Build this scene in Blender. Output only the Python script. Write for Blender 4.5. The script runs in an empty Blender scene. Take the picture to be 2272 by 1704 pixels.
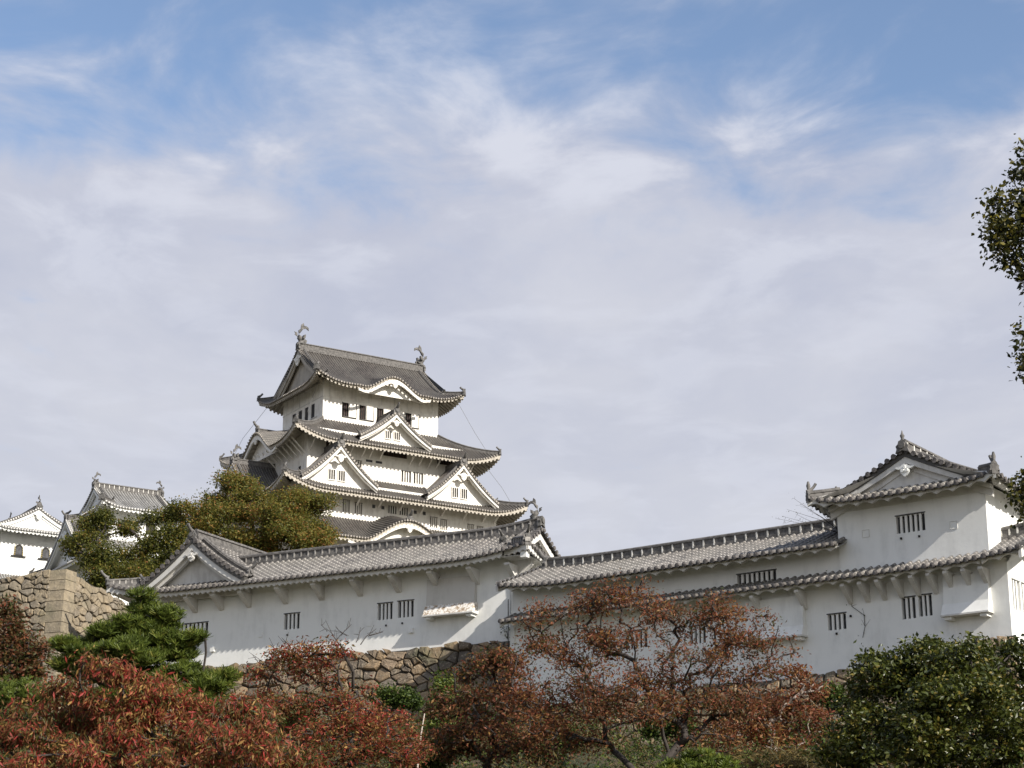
import bpy, math, random
import numpy as np
from math import radians, sin, cos, pi
rng = np.random.default_rng(7)
random.seed(7)
SC = bpy.context.scene
COL = SC.collection

# ------------------------------------------------------------------ camera
FPX = 4400.0; PITCH = radians(17.0); EYE = 1.6
cam = bpy.data.cameras.new("camera")
cam.sensor_width = 36.0; cam.sensor_fit = 'HORIZONTAL'
cam.lens = FPX / 2272.0 * 36.0
cam.clip_start = 0.1; cam.clip_end = 20000
camo = bpy.data.objects.new("camera", cam); COL.objects.link(camo)
camo.location = (0, 0, EYE); camo.rotation_euler = (radians(90) + PITCH, 0, 0)
SC.camera = camo

# ------------------------------------------------------------------ exposure, sun and sky
SC.view_settings.view_transform = 'Standard'; SC.view_settings.look = 'None'
SC.view_settings.exposure = 0.4; SC.view_settings.gamma = 1.0
SUN_EL = radians(32.5); SUN_X, SUN_Y = 0.726, -0.688           # horizontal direction to the sun
sun = bpy.data.lights.new("sun", 'SUN'); sun.energy = 5.0; sun.angle = radians(0.5); sun.color = (1.0, 0.94, 0.85)
suno = bpy.data.objects.new("sun", sun); COL.objects.link(suno)
from mathutils import Vector, Matrix
sdir = Vector((SUN_X * cos(SUN_EL), SUN_Y * cos(SUN_EL), sin(SUN_EL)))
suno.rotation_euler = sdir.to_track_quat('Z', 'Y').to_euler()
suno.location = (40, -40, 60)

w = bpy.data.worlds.new("World"); SC.world = w; w.use_nodes = True
nt = w.node_tree; nt.nodes.clear()
def N(t, typ, **kw):
    n = t.nodes.new(typ)
    for k, v in kw.items(): setattr(n, k, v)
    return n
def mathn(t, op, a, b=None, c=None, clamp=False):
    n = t.nodes.new('ShaderNodeMath'); n.operation = op; n.use_clamp = clamp
    for i, v in enumerate((a, b, c)):
        if v is None: continue
        if isinstance(v, (int, float)): n.inputs[i].default_value = v
        else: t.links.new(v, n.inputs[i])
    return n.outputs[0]
def maprange(t, v, a, b, c=0.0, d=1.0, smooth=True):
    n = t.nodes.new('ShaderNodeMapRange')
    if smooth: n.interpolation_type = 'SMOOTHSTEP'
    t.links.new(v, n.inputs['Value'])
    n.inputs['From Min'].default_value = a; n.inputs['From Max'].default_value = b
    n.inputs['To Min'].default_value = c; n.inputs['To Max'].default_value = d
    return n.outputs['Result']
def mixc(t, fac, a, b, mode='MIX'):
    n = t.nodes.new('ShaderNodeMix'); n.data_type = 'RGBA'; n.blend_type = mode
    if isinstance(fac, (int, float)): n.inputs[0].default_value = fac
    else: t.links.new(fac, n.inputs[0])
    for i, v in ((6, a), (7, b)):
        if isinstance(v, tuple): n.inputs[i].default_value = (*v, 1)
        else: t.links.new(v, n.inputs[i])
    return n.outputs[2]
sky = N(nt, 'ShaderNodeTexSky', sky_type='NISHITA', sun_disc=False)
sky.sun_elevation = SUN_EL; sky.sun_rotation = math.atan2(SUN_X, SUN_Y)
sky.air_density = 1.0; sky.dust_density = 0.3; sky.ozone_density = 3.0
bg1 = N(nt, 'ShaderNodeBackground'); bg1.inputs['Strength'].default_value = 0.15
nt.links.new(mixc(nt, 1.0, sky.outputs[0], (1.0, 0.92, 0.87), 'MULTIPLY'), bg1.inputs['Color'])
tc = N(nt, 'ShaderNodeTexCoord')
sep = N(nt, 'ShaderNodeSeparateXYZ'); nt.links.new(tc.outputs['Generated'], sep.inputs[0])
zc = mathn(nt, 'MAXIMUM', sep.outputs['Z'], 0.06)
px_ = mathn(nt, 'DIVIDE', sep.outputs['X'], zc); py_ = mathn(nt, 'DIVIDE', sep.outputs['Y'], zc)
comb = N(nt, 'ShaderNodeCombineXYZ'); nt.links.new(px_, comb.inputs[0]); nt.links.new(py_, comb.inputs[1])
def cloudnoise(scale, rot, sx, sy, detail, dist, off):
    mp = N(nt, 'ShaderNodeMapping'); mp.inputs['Rotation'].default_value = (0, 0, rot)
    mp.inputs['Scale'].default_value = (sx, sy, 1); mp.inputs['Location'].default_value = off
    nt.links.new(comb.outputs[0], mp.inputs[0])
    nz = N(nt, 'ShaderNodeTexNoise'); nz.inputs['Scale'].default_value = scale
    nz.inputs['Detail'].default_value = detail; nz.inputs['Roughness'].default_value = 0.56
    nz.inputs['Distortion'].default_value = dist
    nt.links.new(mp.outputs[0], nz.inputs['Vector'])
    return nz.outputs['Fac']
n1 = cloudnoise(4.6, radians(20), 1.0, 0.75, 9, 0.35, (3.7, 1.3, 0))
n2 = cloudnoise(1.6, radians(-15), 1.0, 0.6, 4, 0.2, (0.4, 5.1, 0))
n3 = cloudnoise(3.0, radians(30), 1.0, 0.5, 6, 0.2, (8.4, 2.1, 0))
# thin cloud covers the sky low down and breaks into blue higher up
cover = maprange(nt, sep.outputs['Z'], 0.335, 0.45, 0.95, -0.14)
fac = mathn(nt, 'ADD', mathn(nt, 'ADD', mathn(nt, 'MULTIPLY', n1, 2.3), mathn(nt, 'MULTIPLY', n2, 1.7)), cover)
fac = maprange(nt, fac, 1.58, 2.62, 0.04, 0.97)
cr = N(nt, 'ShaderNodeValToRGB'); nt.links.new(n3, cr.inputs[0])
cr.color_ramp.elements[0].position = 0.34; cr.color_ramp.elements[0].color = (0.385, 0.408, 0.50, 1)
cr.color_ramp.elements[1].position = 0.66; cr.color_ramp.elements[1].color = (0.485, 0.497, 0.56, 1)
bg2 = N(nt, 'ShaderNodeBackground'); sd0 = N(nt, 'ShaderNodeVectorMath', operation='DOT_PRODUCT'); nt.links.new(tc.outputs['Generated'], sd0.inputs[0]); sd0.inputs[1].default_value = tuple(sdir)
nt.links.new(mixc(nt, maprange(nt, sd0.outputs['Value'], -0.1, 0.8), mixc(nt, mathn(nt, 'MULTIPLY', maprange(nt, n1, 0.47, 0.66, 0, 0.85), maprange(nt, sep.outputs['Z'], 0.30, 0.43, 0.4, 1.0)), mixc(nt, maprange(nt, sep.outputs['Z'], 0.40, 0.22, 0, 0.55), cr.outputs[0], (0.50, 0.508, 0.552)), (0.56, 0.575, 0.64)), (0.53, 0.515, 0.485)), bg2.inputs['Color']); 
sd_ = N(nt, 'ShaderNodeVectorMath', operation='DOT_PRODUCT'); nt.links.new(tc.outputs['Generated'], sd_.inputs[0]); sd_.inputs[1].default_value = tuple(sdir)
nt.links.new(maprange(nt, sd_.outputs['Value'], 0.1, 0.95, 1.0, 1.45), bg2.inputs['Strength'])      # cloud is brighter on the sun's side
mx = N(nt, 'ShaderNodeMixShader'); nt.links.new(fac, mx.inputs[0]); nt.links.new(bg1.outputs[0], mx.inputs[1]); nt.links.new(bg2.outputs[0], mx.inputs[2])
wo = N(nt, 'ShaderNodeOutputWorld'); nt.links.new(mx.outputs[0], wo.inputs[0])

# ------------------------------------------------------------------ materials
MAT = {}
def newmat(name):
    m = bpy.data.materials.new(name); m.use_nodes = True; t = m.node_tree
    b = t.nodes['Principled BSDF']; MAT[name] = m
    return m, t, b
def noise(t, scale, detail=4, rough=0.55, vec=None, dist=0.0):
    n = t.nodes.new('ShaderNodeTexNoise'); n.inputs['Scale'].default_value = scale
    n.inputs['Detail'].default_value = detail; n.inputs['Roughness'].default_value = rough; n.inputs['Distortion'].default_value = dist
    if vec is None:
        g = t.nodes.new('ShaderNodeNewGeometry'); vec = g.outputs['Position']
    t.links.new(vec, n.inputs['Vector'])
    return n.outputs['Fac']
def ramp(t, fac, stops, interp='LINEAR'):
    r = t.nodes.new('ShaderNodeValToRGB'); t.links.new(fac, r.inputs[0]); e = r.color_ramp.elements; r.color_ramp.interpolation = interp
    while len(e) < len(stops): e.new(0.5)
    for i, (p, c) in enumerate(stops):
        e[i].position = p; e[i].color = (*c, 1) if len(c) == 3 else c
    return r.outputs[0]
def bump(t, b, h, strength, dist):
    n = t.nodes.new('ShaderNodeBump'); n.inputs['Strength'].default_value = strength; n.inputs['Distance'].default_value = dist
    t.links.new(h, n.inputs['Height']); t.links.new(n.outputs[0], b.inputs['Normal'])

def plaster_mat(name, col, stain, amount):
    m, t, b = newmat(name)
    g = t.nodes.new('ShaderNodeNewGeometry')
    mp = t.nodes.new('ShaderNodeMapping'); mp.inputs['Scale'].default_value = (1.0, 1.0, 0.22)
    t.links.new(g.outputs['Position'], mp.inputs[0])
    a = noise(t, 0.9, 6, 0.6); s = noise(t, 2.2, 5, 0.6, mp.outputs[0])
    f = maprange(t, mathn(t, 'MULTIPLY', a, s), 0.2, 0.42, 0, amount)
    t.links.new(mixc(t, f, col, stain), b.inputs['Base Color'])
    b.inputs['Roughness'].default_value = 0.85
    bump(t, b, noise(t, 6, 4), 0.12, 0.03)
    return m
plaster_mat('white_plaster', (0.82, 0.82, 0.79), (0.66, 0.66, 0.635), 0.65)
plaster_mat('panel_plaster', (0.56, 0.54, 0.50), (0.44, 0.42, 0.38), 0.8)
plaster_mat('keep_plaster', (0.82, 0.79, 0.73), (0.62, 0.58, 0.52), 0.9)
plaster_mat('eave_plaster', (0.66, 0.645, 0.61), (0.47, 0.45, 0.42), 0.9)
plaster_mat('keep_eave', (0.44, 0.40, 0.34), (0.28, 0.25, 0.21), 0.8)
m, t, b = newmat('peeling_plaster'); t.links.new(ramp(t, noise(t, 7.0, 7, 0.75), [(0.38, (0.25, 0.17, 0.11)), (0.47, (0.50, 0.40, 0.29)), (0.52, (0.80, 0.78, 0.74))]), b.inputs['Base Color']); b.inputs['Roughness'].default_value = .9
def tile_mat(name, dark, mid, joint, jamt):
    m, t, b = newmat(name)
    uv = t.nodes.new('ShaderNodeUVMap'); uv.uv_map = 'UVMap'
    sp = t.nodes.new('ShaderNodeSeparateXYZ'); t.links.new(uv.outputs[0], sp.inputs[0])
    fr = mathn(t, 'FRACT', sp.outputs['Y'])
    jv = maprange(t, mathn(t, 'ABSOLUTE', mathn(t, 'SUBTRACT', fr, 0.5)), 0.34, 0.42)     # joint bands between tiles
    fu = mathn(t, 'ABSOLUTE', mathn(t, 'SUBTRACT', mathn(t, 'FRACT', sp.outputs['X']), 0.5))   # 0 on the rib, .5 in the pan
    rib = maprange(t, fu, 0.30, 0.24)
    wear = maprange(t, noise(t, 1.3, 5, 0.65), 0.35, 0.65, 0.35, 1.0)
    cell = t.nodes.new('ShaderNodeTexWhiteNoise'); cell.noise_dimensions = '2D'
    fl = t.nodes.new('ShaderNodeVectorMath'); fl.operation = 'FLOOR'; t.links.new(uv.outputs[0], fl.inputs[0]); t.links.new(fl.outputs[0], cell.inputs['Vector'])
    base = mixc(t, maprange(t, cell.outputs['Value'], 0, 1, 0, 1, False), dark, mid)
    base = mixc(t, maprange(t, noise(t, 0.35, 5, 0.6), 0.4, 0.62, 0, 0.5), base, (0.16, 0.15, 0.13))
    rw = t.nodes.new('ShaderNodeTexWhiteNoise'); rw.noise_dimensions = '1D'; t.links.new(mathn(t, 'FLOOR', sp.outputs['X']), rw.inputs['W'])
    base = mixc(t, mathn(t, 'MULTIPLY', rw.outputs['Value'], 0.45), base, (0.06, 0.055, 0.05))
    base = mixc(t, mathn(t, 'MULTIPLY', mathn(t, 'SUBTRACT', 1.0, rib), 0.6), base, (0.025, 0.023, 0.02))
    f = mathn(t, 'MULTIPLY', mathn(t, 'MULTIPLY', mathn(t, 'MULTIPLY', jv, rib), wear), jamt)
    t.links.new(mixc(t, f, base, joint), b.inputs['Base Color'])
    b.inputs['Roughness'].default_value = 0.6
    bump(t, b, fr, 0.15, 0.03)
    return m
tile_mat('near_tile', (0.075, 0.069, 0.064), (0.175, 0.16, 0.145), (0.46, 0.43, 0.39), 0.7)
tile_mat('keep_tile', (0.045, 0.039, 0.035), (0.10, 0.086, 0.076), (0.32, 0.28, 0.24), 0.45)
tile_mat('pale_tile', (0.22, 0.215, 0.205), (0.34, 0.33, 0.31), (0.72, 0.70, 0.66), 0.9)
def simple(name, c1, c2, scale, rough=0.8, b_=0.2, bd=0.03):
    m, t, b = newmat(name)
    t.links.new(mixc(t, maprange(t, noise(t, scale, 5, 0.6), 0.35, 0.65), c1, c2), b.inputs['Base Color'])
    b.inputs['Roughness'].default_value = rough
    bump(t, b, noise(t, scale * 3, 4), b_, bd)
    return m
simple('ornament_tile', (0.07, 0.068, 0.064), (0.17, 0.16, 0.15), 4)
simple('tile_disc', (0.06, 0.053, 0.05), (0.17, 0.155, 0.145), 9)
simple('keep_disc', (0.14, 0.125, 0.11), (0.42, 0.38, 0.33), 6)
simple('pale_disc', (0.45, 0.44, 0.42), (0.65, 0.63, 0.6), 6)
simple('ridge_dark', (0.075, 0.07, 0.066), (0.16, 0.15, 0.14), 5)
simple('ridge_joint_dark', (0.22, 0.205, 0.19), (0.36, 0.34, 0.31), 5)
simple('ridge_joint', (0.55, 0.53, 0.48), (0.80, 0.78, 0.72), 5)
simple('dark_inside', (0.02, 0.02, 0.02), (0.035, 0.03, 0.028), 3)
simple('window_shade', (0.045, 0.045, 0.05), (0.09, 0.09, 0.095), 3)
simple('black_wood', (0.012, 0.011, 0.010), (0.03, 0.026, 0.02), 5)
simple('brown_shutter', (0.05, 0.03, 0.025), (0.10, 0.055, 0.045), 5)
simple('gilt', (0.55, 0.42, 0.12), (0.7, 0.55, 0.2), 5, 0.4)
simple('bark', (0.022, 0.017, 0.014), (0.055, 0.045, 0.038), 7, 0.9, 0.6, 0.02)
simple('pale_bark', (0.16, 0.13, 0.11), (0.30, 0.25, 0.21), 7, 0.9, 0.5, 0.02)
simple('dead_wood', (0.40, 0.33, 0.27), (0.55, 0.47, 0.40), 8)
simple('wire', (0.12, 0.12, 0.12), (0.2, 0.2, 0.2), 5)
simple('pale_screen', (0.48, 0.48, 0.46), (0.60, 0.60, 0.58), 2)
def stone_mat(name, stops, moss):
    m, t, b = newmat(name)
    g = t.nodes.new('ShaderNodeNewGeometry')
    c = ramp(t, g.outputs['Random Per Island'], stops)
    n = noise(t, 2.6, 7, 0.65); n2 = noise(t, 0.45, 5, 0.6); n3 = noise(t, 9, 5, 0.6)
    c = mixc(t, maprange(t, n, 0.35, 0.7, 0, 0.55), c, (0.10, 0.085, 0.065))
    c = mixc(t, maprange(t, n3, 0.52, 0.72, 0, 0.45), c, (0.50, 0.43, 0.32))
    c = mixc(t, maprange(t, n2, 0.5, 0.7, 0, moss), c, (0.075, 0.085, 0.035))
    t.links.new(c, b.inputs['Base Color']); b.inputs['Roughness'].default_value = 0.9
    bump(t, b, mathn(t, 'ADD', n, mathn(t, 'MULTIPLY', n3, 0.5)), 0.7, 0.08)
stone_mat('rubble_stone', [(0, (0.09, 0.075, 0.06)), (0.3, (0.22, 0.155, 0.095)), (0.55, (0.32, 0.225, 0.13)), (0.8, (0.14, 0.125, 0.105)), (1, (0.26, 0.19, 0.125))], 0.5)
stone_mat('tan_stone', [(0, (0.17, 0.14, 0.10)), (0.3, (0.25, 0.20, 0.13)), (0.6, (0.30, 0.235, 0.15)), (0.85, (0.21, 0.18, 0.14)), (1, (0.27, 0.22, 0.14))], 0.3)
stone_mat('corner_stone', [(0, (0.21, 0.175, 0.12)), (0.5, (0.29, 0.235, 0.155)), (1, (0.24, 0.205, 0.15))], 0.25)
simple('joint_earth', (0.030, 0.026, 0.020), (0.06, 0.05, 0.038), 2)
m, t, b = newmat('hill_soil')
c = mixc(t, maprange(t, noise(t, 0.35, 7, 0.6), 0.4, 0.6), (0.045, 0.055, 0.02), (0.12, 0.085, 0.045))
c = mixc(t, maprange(t, noise(t, 2.0, 6, 0.7), 0.45, 0.65), c, (0.03, 0.035, 0.015))
t.links.new(c, b.inputs['Base Color']); b.inputs['Roughness'].default_value = 1.0
bump(t, b, noise(t, 1.5, 8, 0.7), 1.0, 0.4)
def leaf_mat(name, stops, trans=0.35, rough=0.5, spec=0.3):
    m, t, b = newmat(name)
    at = t.nodes.new('ShaderNodeAttribute'); at.attribute_name = 'tone'
    c = ramp(t, at.outputs['Fac'], stops)
    t.links.new(c, b.inputs['Base Color']); b.inputs['Roughness'].default_value = rough
    b.inputs['Specular IOR Level'].default_value = spec
    tr = t.nodes.new('ShaderNodeBsdfTranslucent'); t.links.new(c, tr.inputs['Color'])
    mxs = t.nodes.new('ShaderNodeMixShader'); mxs.inputs[0].default_value = trans
    t.links.new(b.outputs[0], mxs.inputs[1]); t.links.new(tr.outputs[0], mxs.inputs[2])
    t.links.new(mxs.outputs[0], t.nodes['Material Output'].inputs['Surface'])
leaf_mat('red_leaf', [(0, (0.045, 0.06, 0.012)), (0.25, (0.13, 0.11, 0.03)), (0.45, (0.18, 0.08, 0.03)), (0.7, (0.23, 0.055, 0.03)), (0.9, (0.42, 0.05, 0.045)), (1, (0.42, 0.25, 0.08))], 0.45)
leaf_mat('russet_leaf', [(0, (0.055, 0.07, 0.018)), (0.24, (0.11, 0.08, 0.03)), (0.5, (0.16, 0.07, 0.036)), (0.8, (0.25, 0.075, 0.04)), (1, (0.30, 0.16, 0.05))], 0.45)
leaf_mat('olive_leaf', [(0, (0.045, 0.055, 0.012)), (0.35, (0.12, 0.13, 0.025)), (0.65, (0.20, 0.18, 0.035)), (0.86, (0.27, 0.18, 0.04)), (1, (0.30, 0.13, 0.04))], 0.45)
leaf_mat('pine_needle', [(0, (0.03, 0.045, 0.010)), (0.4, (0.09, 0.125, 0.02)), (0.8, (0.17, 0.21, 0.035)), (1, (0.24, 0.22, 0.05))], 0.35)
leaf_mat('glossy_leaf', [(0, (0.022, 0.030, 0.006)), (0.5, (0.058, 0.072, 0.012)), (0.85, (0.11, 0.12, 0.02)), (1, (0.19, 0.15, 0.03))], 0.25, 0.38, 0.45)
leaf_mat('dark_leaf', [(0, (0.012, 0.018, 0.006)), (0.5, (0.04, 0.045, 0.012)), (0.8, (0.12, 0.11, 0.02)), (1, (0.24, 0.20, 0.035))], 0.4, 0.4, 0.4)
leaf_mat('vine_leaf', [(0, (0.03, 0.05, 0.010)), (0.5, (0.07, 0.11, 0.018)), (1, (0.16, 0.18, 0.035))], 0.35)
leaf_mat('dry_grass', [(0, (0.05, 0.05, 0.015)), (0.5, (0.13, 0.10, 0.035)), (1, (0.26, 0.19, 0.07))], 0.3)

# ------------------------------------------------------------------ object helpers
def link(o, parent=None):
    COL.objects.link(o)
    if parent is not None: o.parent = parent
    return o
def tag(o, label, cat, group=None, kind=None):
    if label: o['label'] = label
    if cat: o['category'] = cat
    if group: o['group'] = group
    if kind: o['kind'] = kind
    return o
def empty(name, loc, label, cat, group=None):
    o = bpy.data.objects.new(name, None); o.location = loc; o.empty_display_size = 0.5; link(o)
    return tag(o, label, cat, group)

class MB:
    """collects faces and links them as one mesh object"""
    def __init__(s): s.v = []; s.f = []; s.uv = []; s.n = 0; s.sm = []; s.mi = []; s.hasuv = False; s.tone = []
    def add(s, V, F, uv=None, smooth=False, mi=0, tone=None):
        V = np.asarray(V, float).reshape(-1, 3); F = np.asarray(F, int)
        s.v.append(V); s.f.append(F + s.n); s.n += len(V); s.sm.append(smooth); s.mi.append(mi)
        if uv is None: uv = np.zeros((len(V), 2))
        s.uv.append(np.asarray(uv, float).reshape(-1, 2))
        s.tone.append(np.full(len(V), 0.5) if tone is None else np.asarray(tone, float).ravel())
    def grid(s, P, uv=None, smooth=True, mi=0):
        a, b = P.shape[:2]
        i = np.arange(a - 1)[:, None]; j = np.arange(b - 1)[None, :]
        q = np.stack([i * b + j, (i + 1) * b + j, (i + 1) * b + j + 1, i * b + j + 1], -1).reshape(-1, 4)
        s.add(P, q, uv, smooth, mi)
    def hexa(s, c, mi=0):
        """c: 8 corners, bottom ring then top ring"""
        s.add(c, [[3, 2, 1, 0], [4, 5, 6, 7], [0, 1, 5, 4], [1, 2, 6, 5], [2, 3, 7, 6], [3, 0, 4, 7]], mi=mi)
    def box(s, F, s0, s1, t0, t1, z0, z1, mi=0):
        s.hexa([F.p(s0, t0, z0), F.p(s1, t0, z0), F.p(s1, t1, z0), F.p(s0, t1, z0), F.p(s0, t0, z1), F.p(s1, t0, z1), F.p(s1, t1, z1), F.p(s0, t1, z1)], mi)
    def tube(s, pts, rad, k=6, mi=0, caps=True):
        pts = np.asarray(pts, float); n = len(pts)
        rad = np.broadcast_to(np.asarray(rad, float), (n,))
        T = np.gradient(pts, axis=0); T /= np.linalg.norm(T, axis=1)[:, None] + 1e-9
        ref = np.array([0, 0, 1.0]) if abs(T[0, 2]) < 0.9 else np.array([1.0, 0, 0])
        U = np.cross(T, ref); U /= np.linalg.norm(U, axis=1)[:, None] + 1e-9
        W = np.cross(T, U)
        a = np.linspace(0, 2 * pi, k, endpoint=False)
        R = pts[:, None, :] + rad[:, None, None] * (np.cos(a)[None, :, None] * U[:, None, :] + np.sin(a)[None, :, None] * W[:, None, :])
        i = np.arange(n - 1)[:, None]; j = np.arange(k)[None, :]; j2 = (j + 1) % k
        q = np.stack([i * k + j, i * k + j2, (i + 1) * k + j2, (i + 1) * k + j], -1).reshape(-1, 4)
        s.add(R, q, smooth=True, mi=mi)
        if caps:
            for e in (0, n - 1):
                ring = R[e]; s.add(np.vstack([ring, pts[e]]), [[x, (x + 1) % k, k] for x in range(k)], mi=mi)
    def prism(s, poly, off, mi=0):
        """poly: n x 3 planar ring, extruded by vector off"""
        P = np.asarray(poly, float); n = len(P); off = np.asarray(off, float)
        c0 = P.mean(0)
        V = np.vstack([P, P + off, c0, c0 + off])
        F = [[i, (i + 1) % n, 2 * n] for i in range(n)] + [[n + i, n + (i + 1) % n, 2 * n + 1] for i in range(n)]
        s.add(V, F, mi=mi)
        s.add(V[:2 * n], [[i, (i + 1) % n, n + (i + 1) % n, n + i] for i in range(n)], mi=mi)
    def band(s, A, B, off, mi=0):
        """solid strip between curves A and B (n x 3), thick by off"""
        A = np.asarray(A); B = np.asarray(B); off = np.asarray(off, float)
        P = np.stack([A, B, B + off, A + off, A], 1)
        s.grid(P, smooth=False, mi=mi)
        for e in (0, -1): s.add(np.array([A[e], B[e], B[e] + off, A[e] + off]), [[0, 1, 2, 3]], mi=mi)
    def build(s, name, mats, parent=None, label=None):
        me = bpy.data.meshes.new(name)
        V = np.vstack(s.v); me.vertices.add(len(V)); me.vertices.foreach_set('co', V.ravel())
        idx = np.concatenate([f.ravel() for f in s.f]); tot = np.concatenate([np.full(len(f), f.shape[1]) for f in s.f])
        st = np.concatenate([[0], np.cumsum(tot)[:-1]])
        me.loops.add(len(idx)); me.loops.foreach_set('vertex_index', idx)
        me.polygons.add(len(tot)); me.polygons.foreach_set('loop_start', st)
        try: me.polygons.foreach_set('loop_total', tot)
        except Exception: pass
        me.polygons.foreach_set('use_smooth', np.concatenate([np.full(len(f), a) for f, a in zip(s.f, s.sm)]))
        me.polygons.foreach_set('material_index', np.concatenate([np.full(len(f), a) for f, a in zip(s.f, s.mi)]))
        UV = np.vstack(s.uv)
        if np.any(UV):
            l = me.uv_layers.new(name='UVMap'); l.data.foreach_set('uv', UV[idx].ravel())
        T = np.concatenate(s.tone)
        if np.any(T != 0.5):
            a = me.attributes.new('tone', 'FLOAT', 'POINT'); a.data.foreach_set('value', T)
        me.update(calc_edges=True); me.validate()
        for m_ in ([mats] if isinstance(mats, str) else mats): me.materials.append(MAT[m_])
        o = bpy.data.objects.new(name, me); link(o)
        if parent is not None:
            o.parent = parent
            # meshes are written in world coordinates; shift them so the parent's place is their origin
            pl = np.zeros(3); q = parent
            while q is not None: pl += np.array(q.location); q = q.parent
            me.vertices.foreach_set('co', (V - pl).ravel()); me.update()
        else:
            c = np.array([V[:, 0].mean(), V[:, 1].mean(), V[:, 2].min()])
            me.vertices.foreach_set('co', (V - c).ravel()); me.update(); o.location = c
        if label: o['label'] = label
        return o

class Fr:
    """upright frame: d runs along a wall to the right as seen from outside, n points outward"""
    def __init__(s, O, az):
        s.O = np.array(O, float)[:2]; s.az = az; r = radians(az)
        s.d = np.array([sin(r), cos(r)]); s.n = np.array([s.d[1], -s.d[0]])
    def p(s, a, t, z):
        q = s.O + a * s.d + t * s.n
        return np.array([q[0], q[1], z])
    def P(s, a, t, z):
        a, t, z = np.broadcast_arrays(np.asarray(a, float), np.asarray(t, float), np.asarray(z, float))
        return np.stack([s.O[0] + a * s.d[0] + t * s.n[0], s.O[1] + a * s.d[1] + t * s.n[1], z], -1)
    def turn(s, k): return Fr(s.O, s.az + k)
    def shift(s, a, t): return Fr(s.p(a, t, 0)[:2], s.az)
def ray(px, py):
    x = (px - 1136) / FPX; u = (852 - py) / FPX
    return np.array([x, cos(PITCH) - u * sin(PITCH), sin(PITCH) + u * cos(PITCH)])
def at(px, py, Y):
    r = ray(px, py); return r * (Y / r[1]) + np.array([0, 0, EYE])
def anchor(px, Y):
    r = ray(px, 1300); return np.array([r[0] / r[1] * Y, Y])
def sz(F, px, py, t=0.0):
    r = ray(px, py); A = np.array([F.d, -r[:2]]).T
    q, l = np.linalg.solve(A, -(F.O + t * F.n))
    return float(q), float(l * r[2] + EYE)

# ------------------------------------------------------------------ roofs
def ribs_u(u0, u1, pitch, r):
    """sample positions and heights of a row of half-round cover tiles"""
    k = max(1, int(round((u1 - u0) / pitch))); p = (u1 - u0) / k
    x = []; h = []
    for i in range(k):
        c = u0 + (i + 0.5) * p
        for a, hh in ((-1.0, 0), (-0.85, .55), (-0.45, .92), (0, 1.0), (0.45, .92), (0.85, .55), (1.0, 0)):
            x.append(c + a * r); h.append(hh * r)
        x.append(c + 0.5 * p); h.append(-0.3 * r)
    return np.array([u0] + x), np.array([0] + h), k, p
def tiled(mb, surf, u0, u1, nv, pitch, r, vlen=0.33, hs=None):
    u, h, k, p = ribs_u(u0, u1, pitch, r)
    if hs: h = h / r * hs
    v = np.linspace(0, 1, nv)
    U, V = np.meshgrid(u, v, indexing='ij')
    S = surf(U, V); e = 1e-3
    Su = surf(U + e, V) - surf(U - e, V)
    Sv = surf(U, np.minimum(V + e, 1)) - surf(U, np.maximum(V - e, 0))
    Nn = np.cross(Su, Sv); L = np.linalg.norm(Nn, axis=-1, keepdims=True)
    Nn = Nn / np.maximum(L, 1e-12); Nn = np.where(Nn[..., 2:] < 0, -Nn, Nn)
    Nn = np.where(L < 1e-10, np.array([0, 0, 1.0]), Nn)
    S = S + Nn * h[:, None, None]
    seg = np.linalg.norm(np.diff(S, axis=1), axis=-1); vl = np.concatenate([np.zeros((len(u), 1)), np.cumsum(seg, 1)], 1)
    vl = vl[:, -1:] - vl
    uv = np.stack([(U - u0) / p, vl / vlen + 50], -1)
    mb.grid(S, uv)
    return k, p
def discs(mb, surf, u0, u1, pitch, r, out, k6=8):
    """round tile ends along the eave at v = 1"""
    k = max(1, int(round((u1 - u0) / pitch))); p = (u1 - u0) / k
    c = u0 + (np.arange(k) + 0.5) * p
    P = surf(c, np.ones_like(c)); a = np.linspace(0, 2 * pi, k6, endpoint=False)
    side = np.array([-out[1], out[0], 0.0])
    for q in P:
        ring = q + np.array([0, 0, 0.25 * r]) + r * 1.18 * (np.cos(a)[:, None] * side + np.sin(a)[:, None] * np.array([0, 0, 1.0]))
        f = ring + out * 0.07; b = ring - out * 0.10; ce = q + np.array([0, 0, 0.25 * r]) + out * 0.09
        mb.add(np.vstack([b, f, ce]), [[i, (i + 1) % k6, k6 + (i + 1) % k6] for i in range(k6)] + [[i, k6 + (i + 1) % k6, k6 + i] for i in range(k6)] + [[k6 + i, k6 + (i + 1) % k6, 2 * k6] for i in range(k6)])
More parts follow.
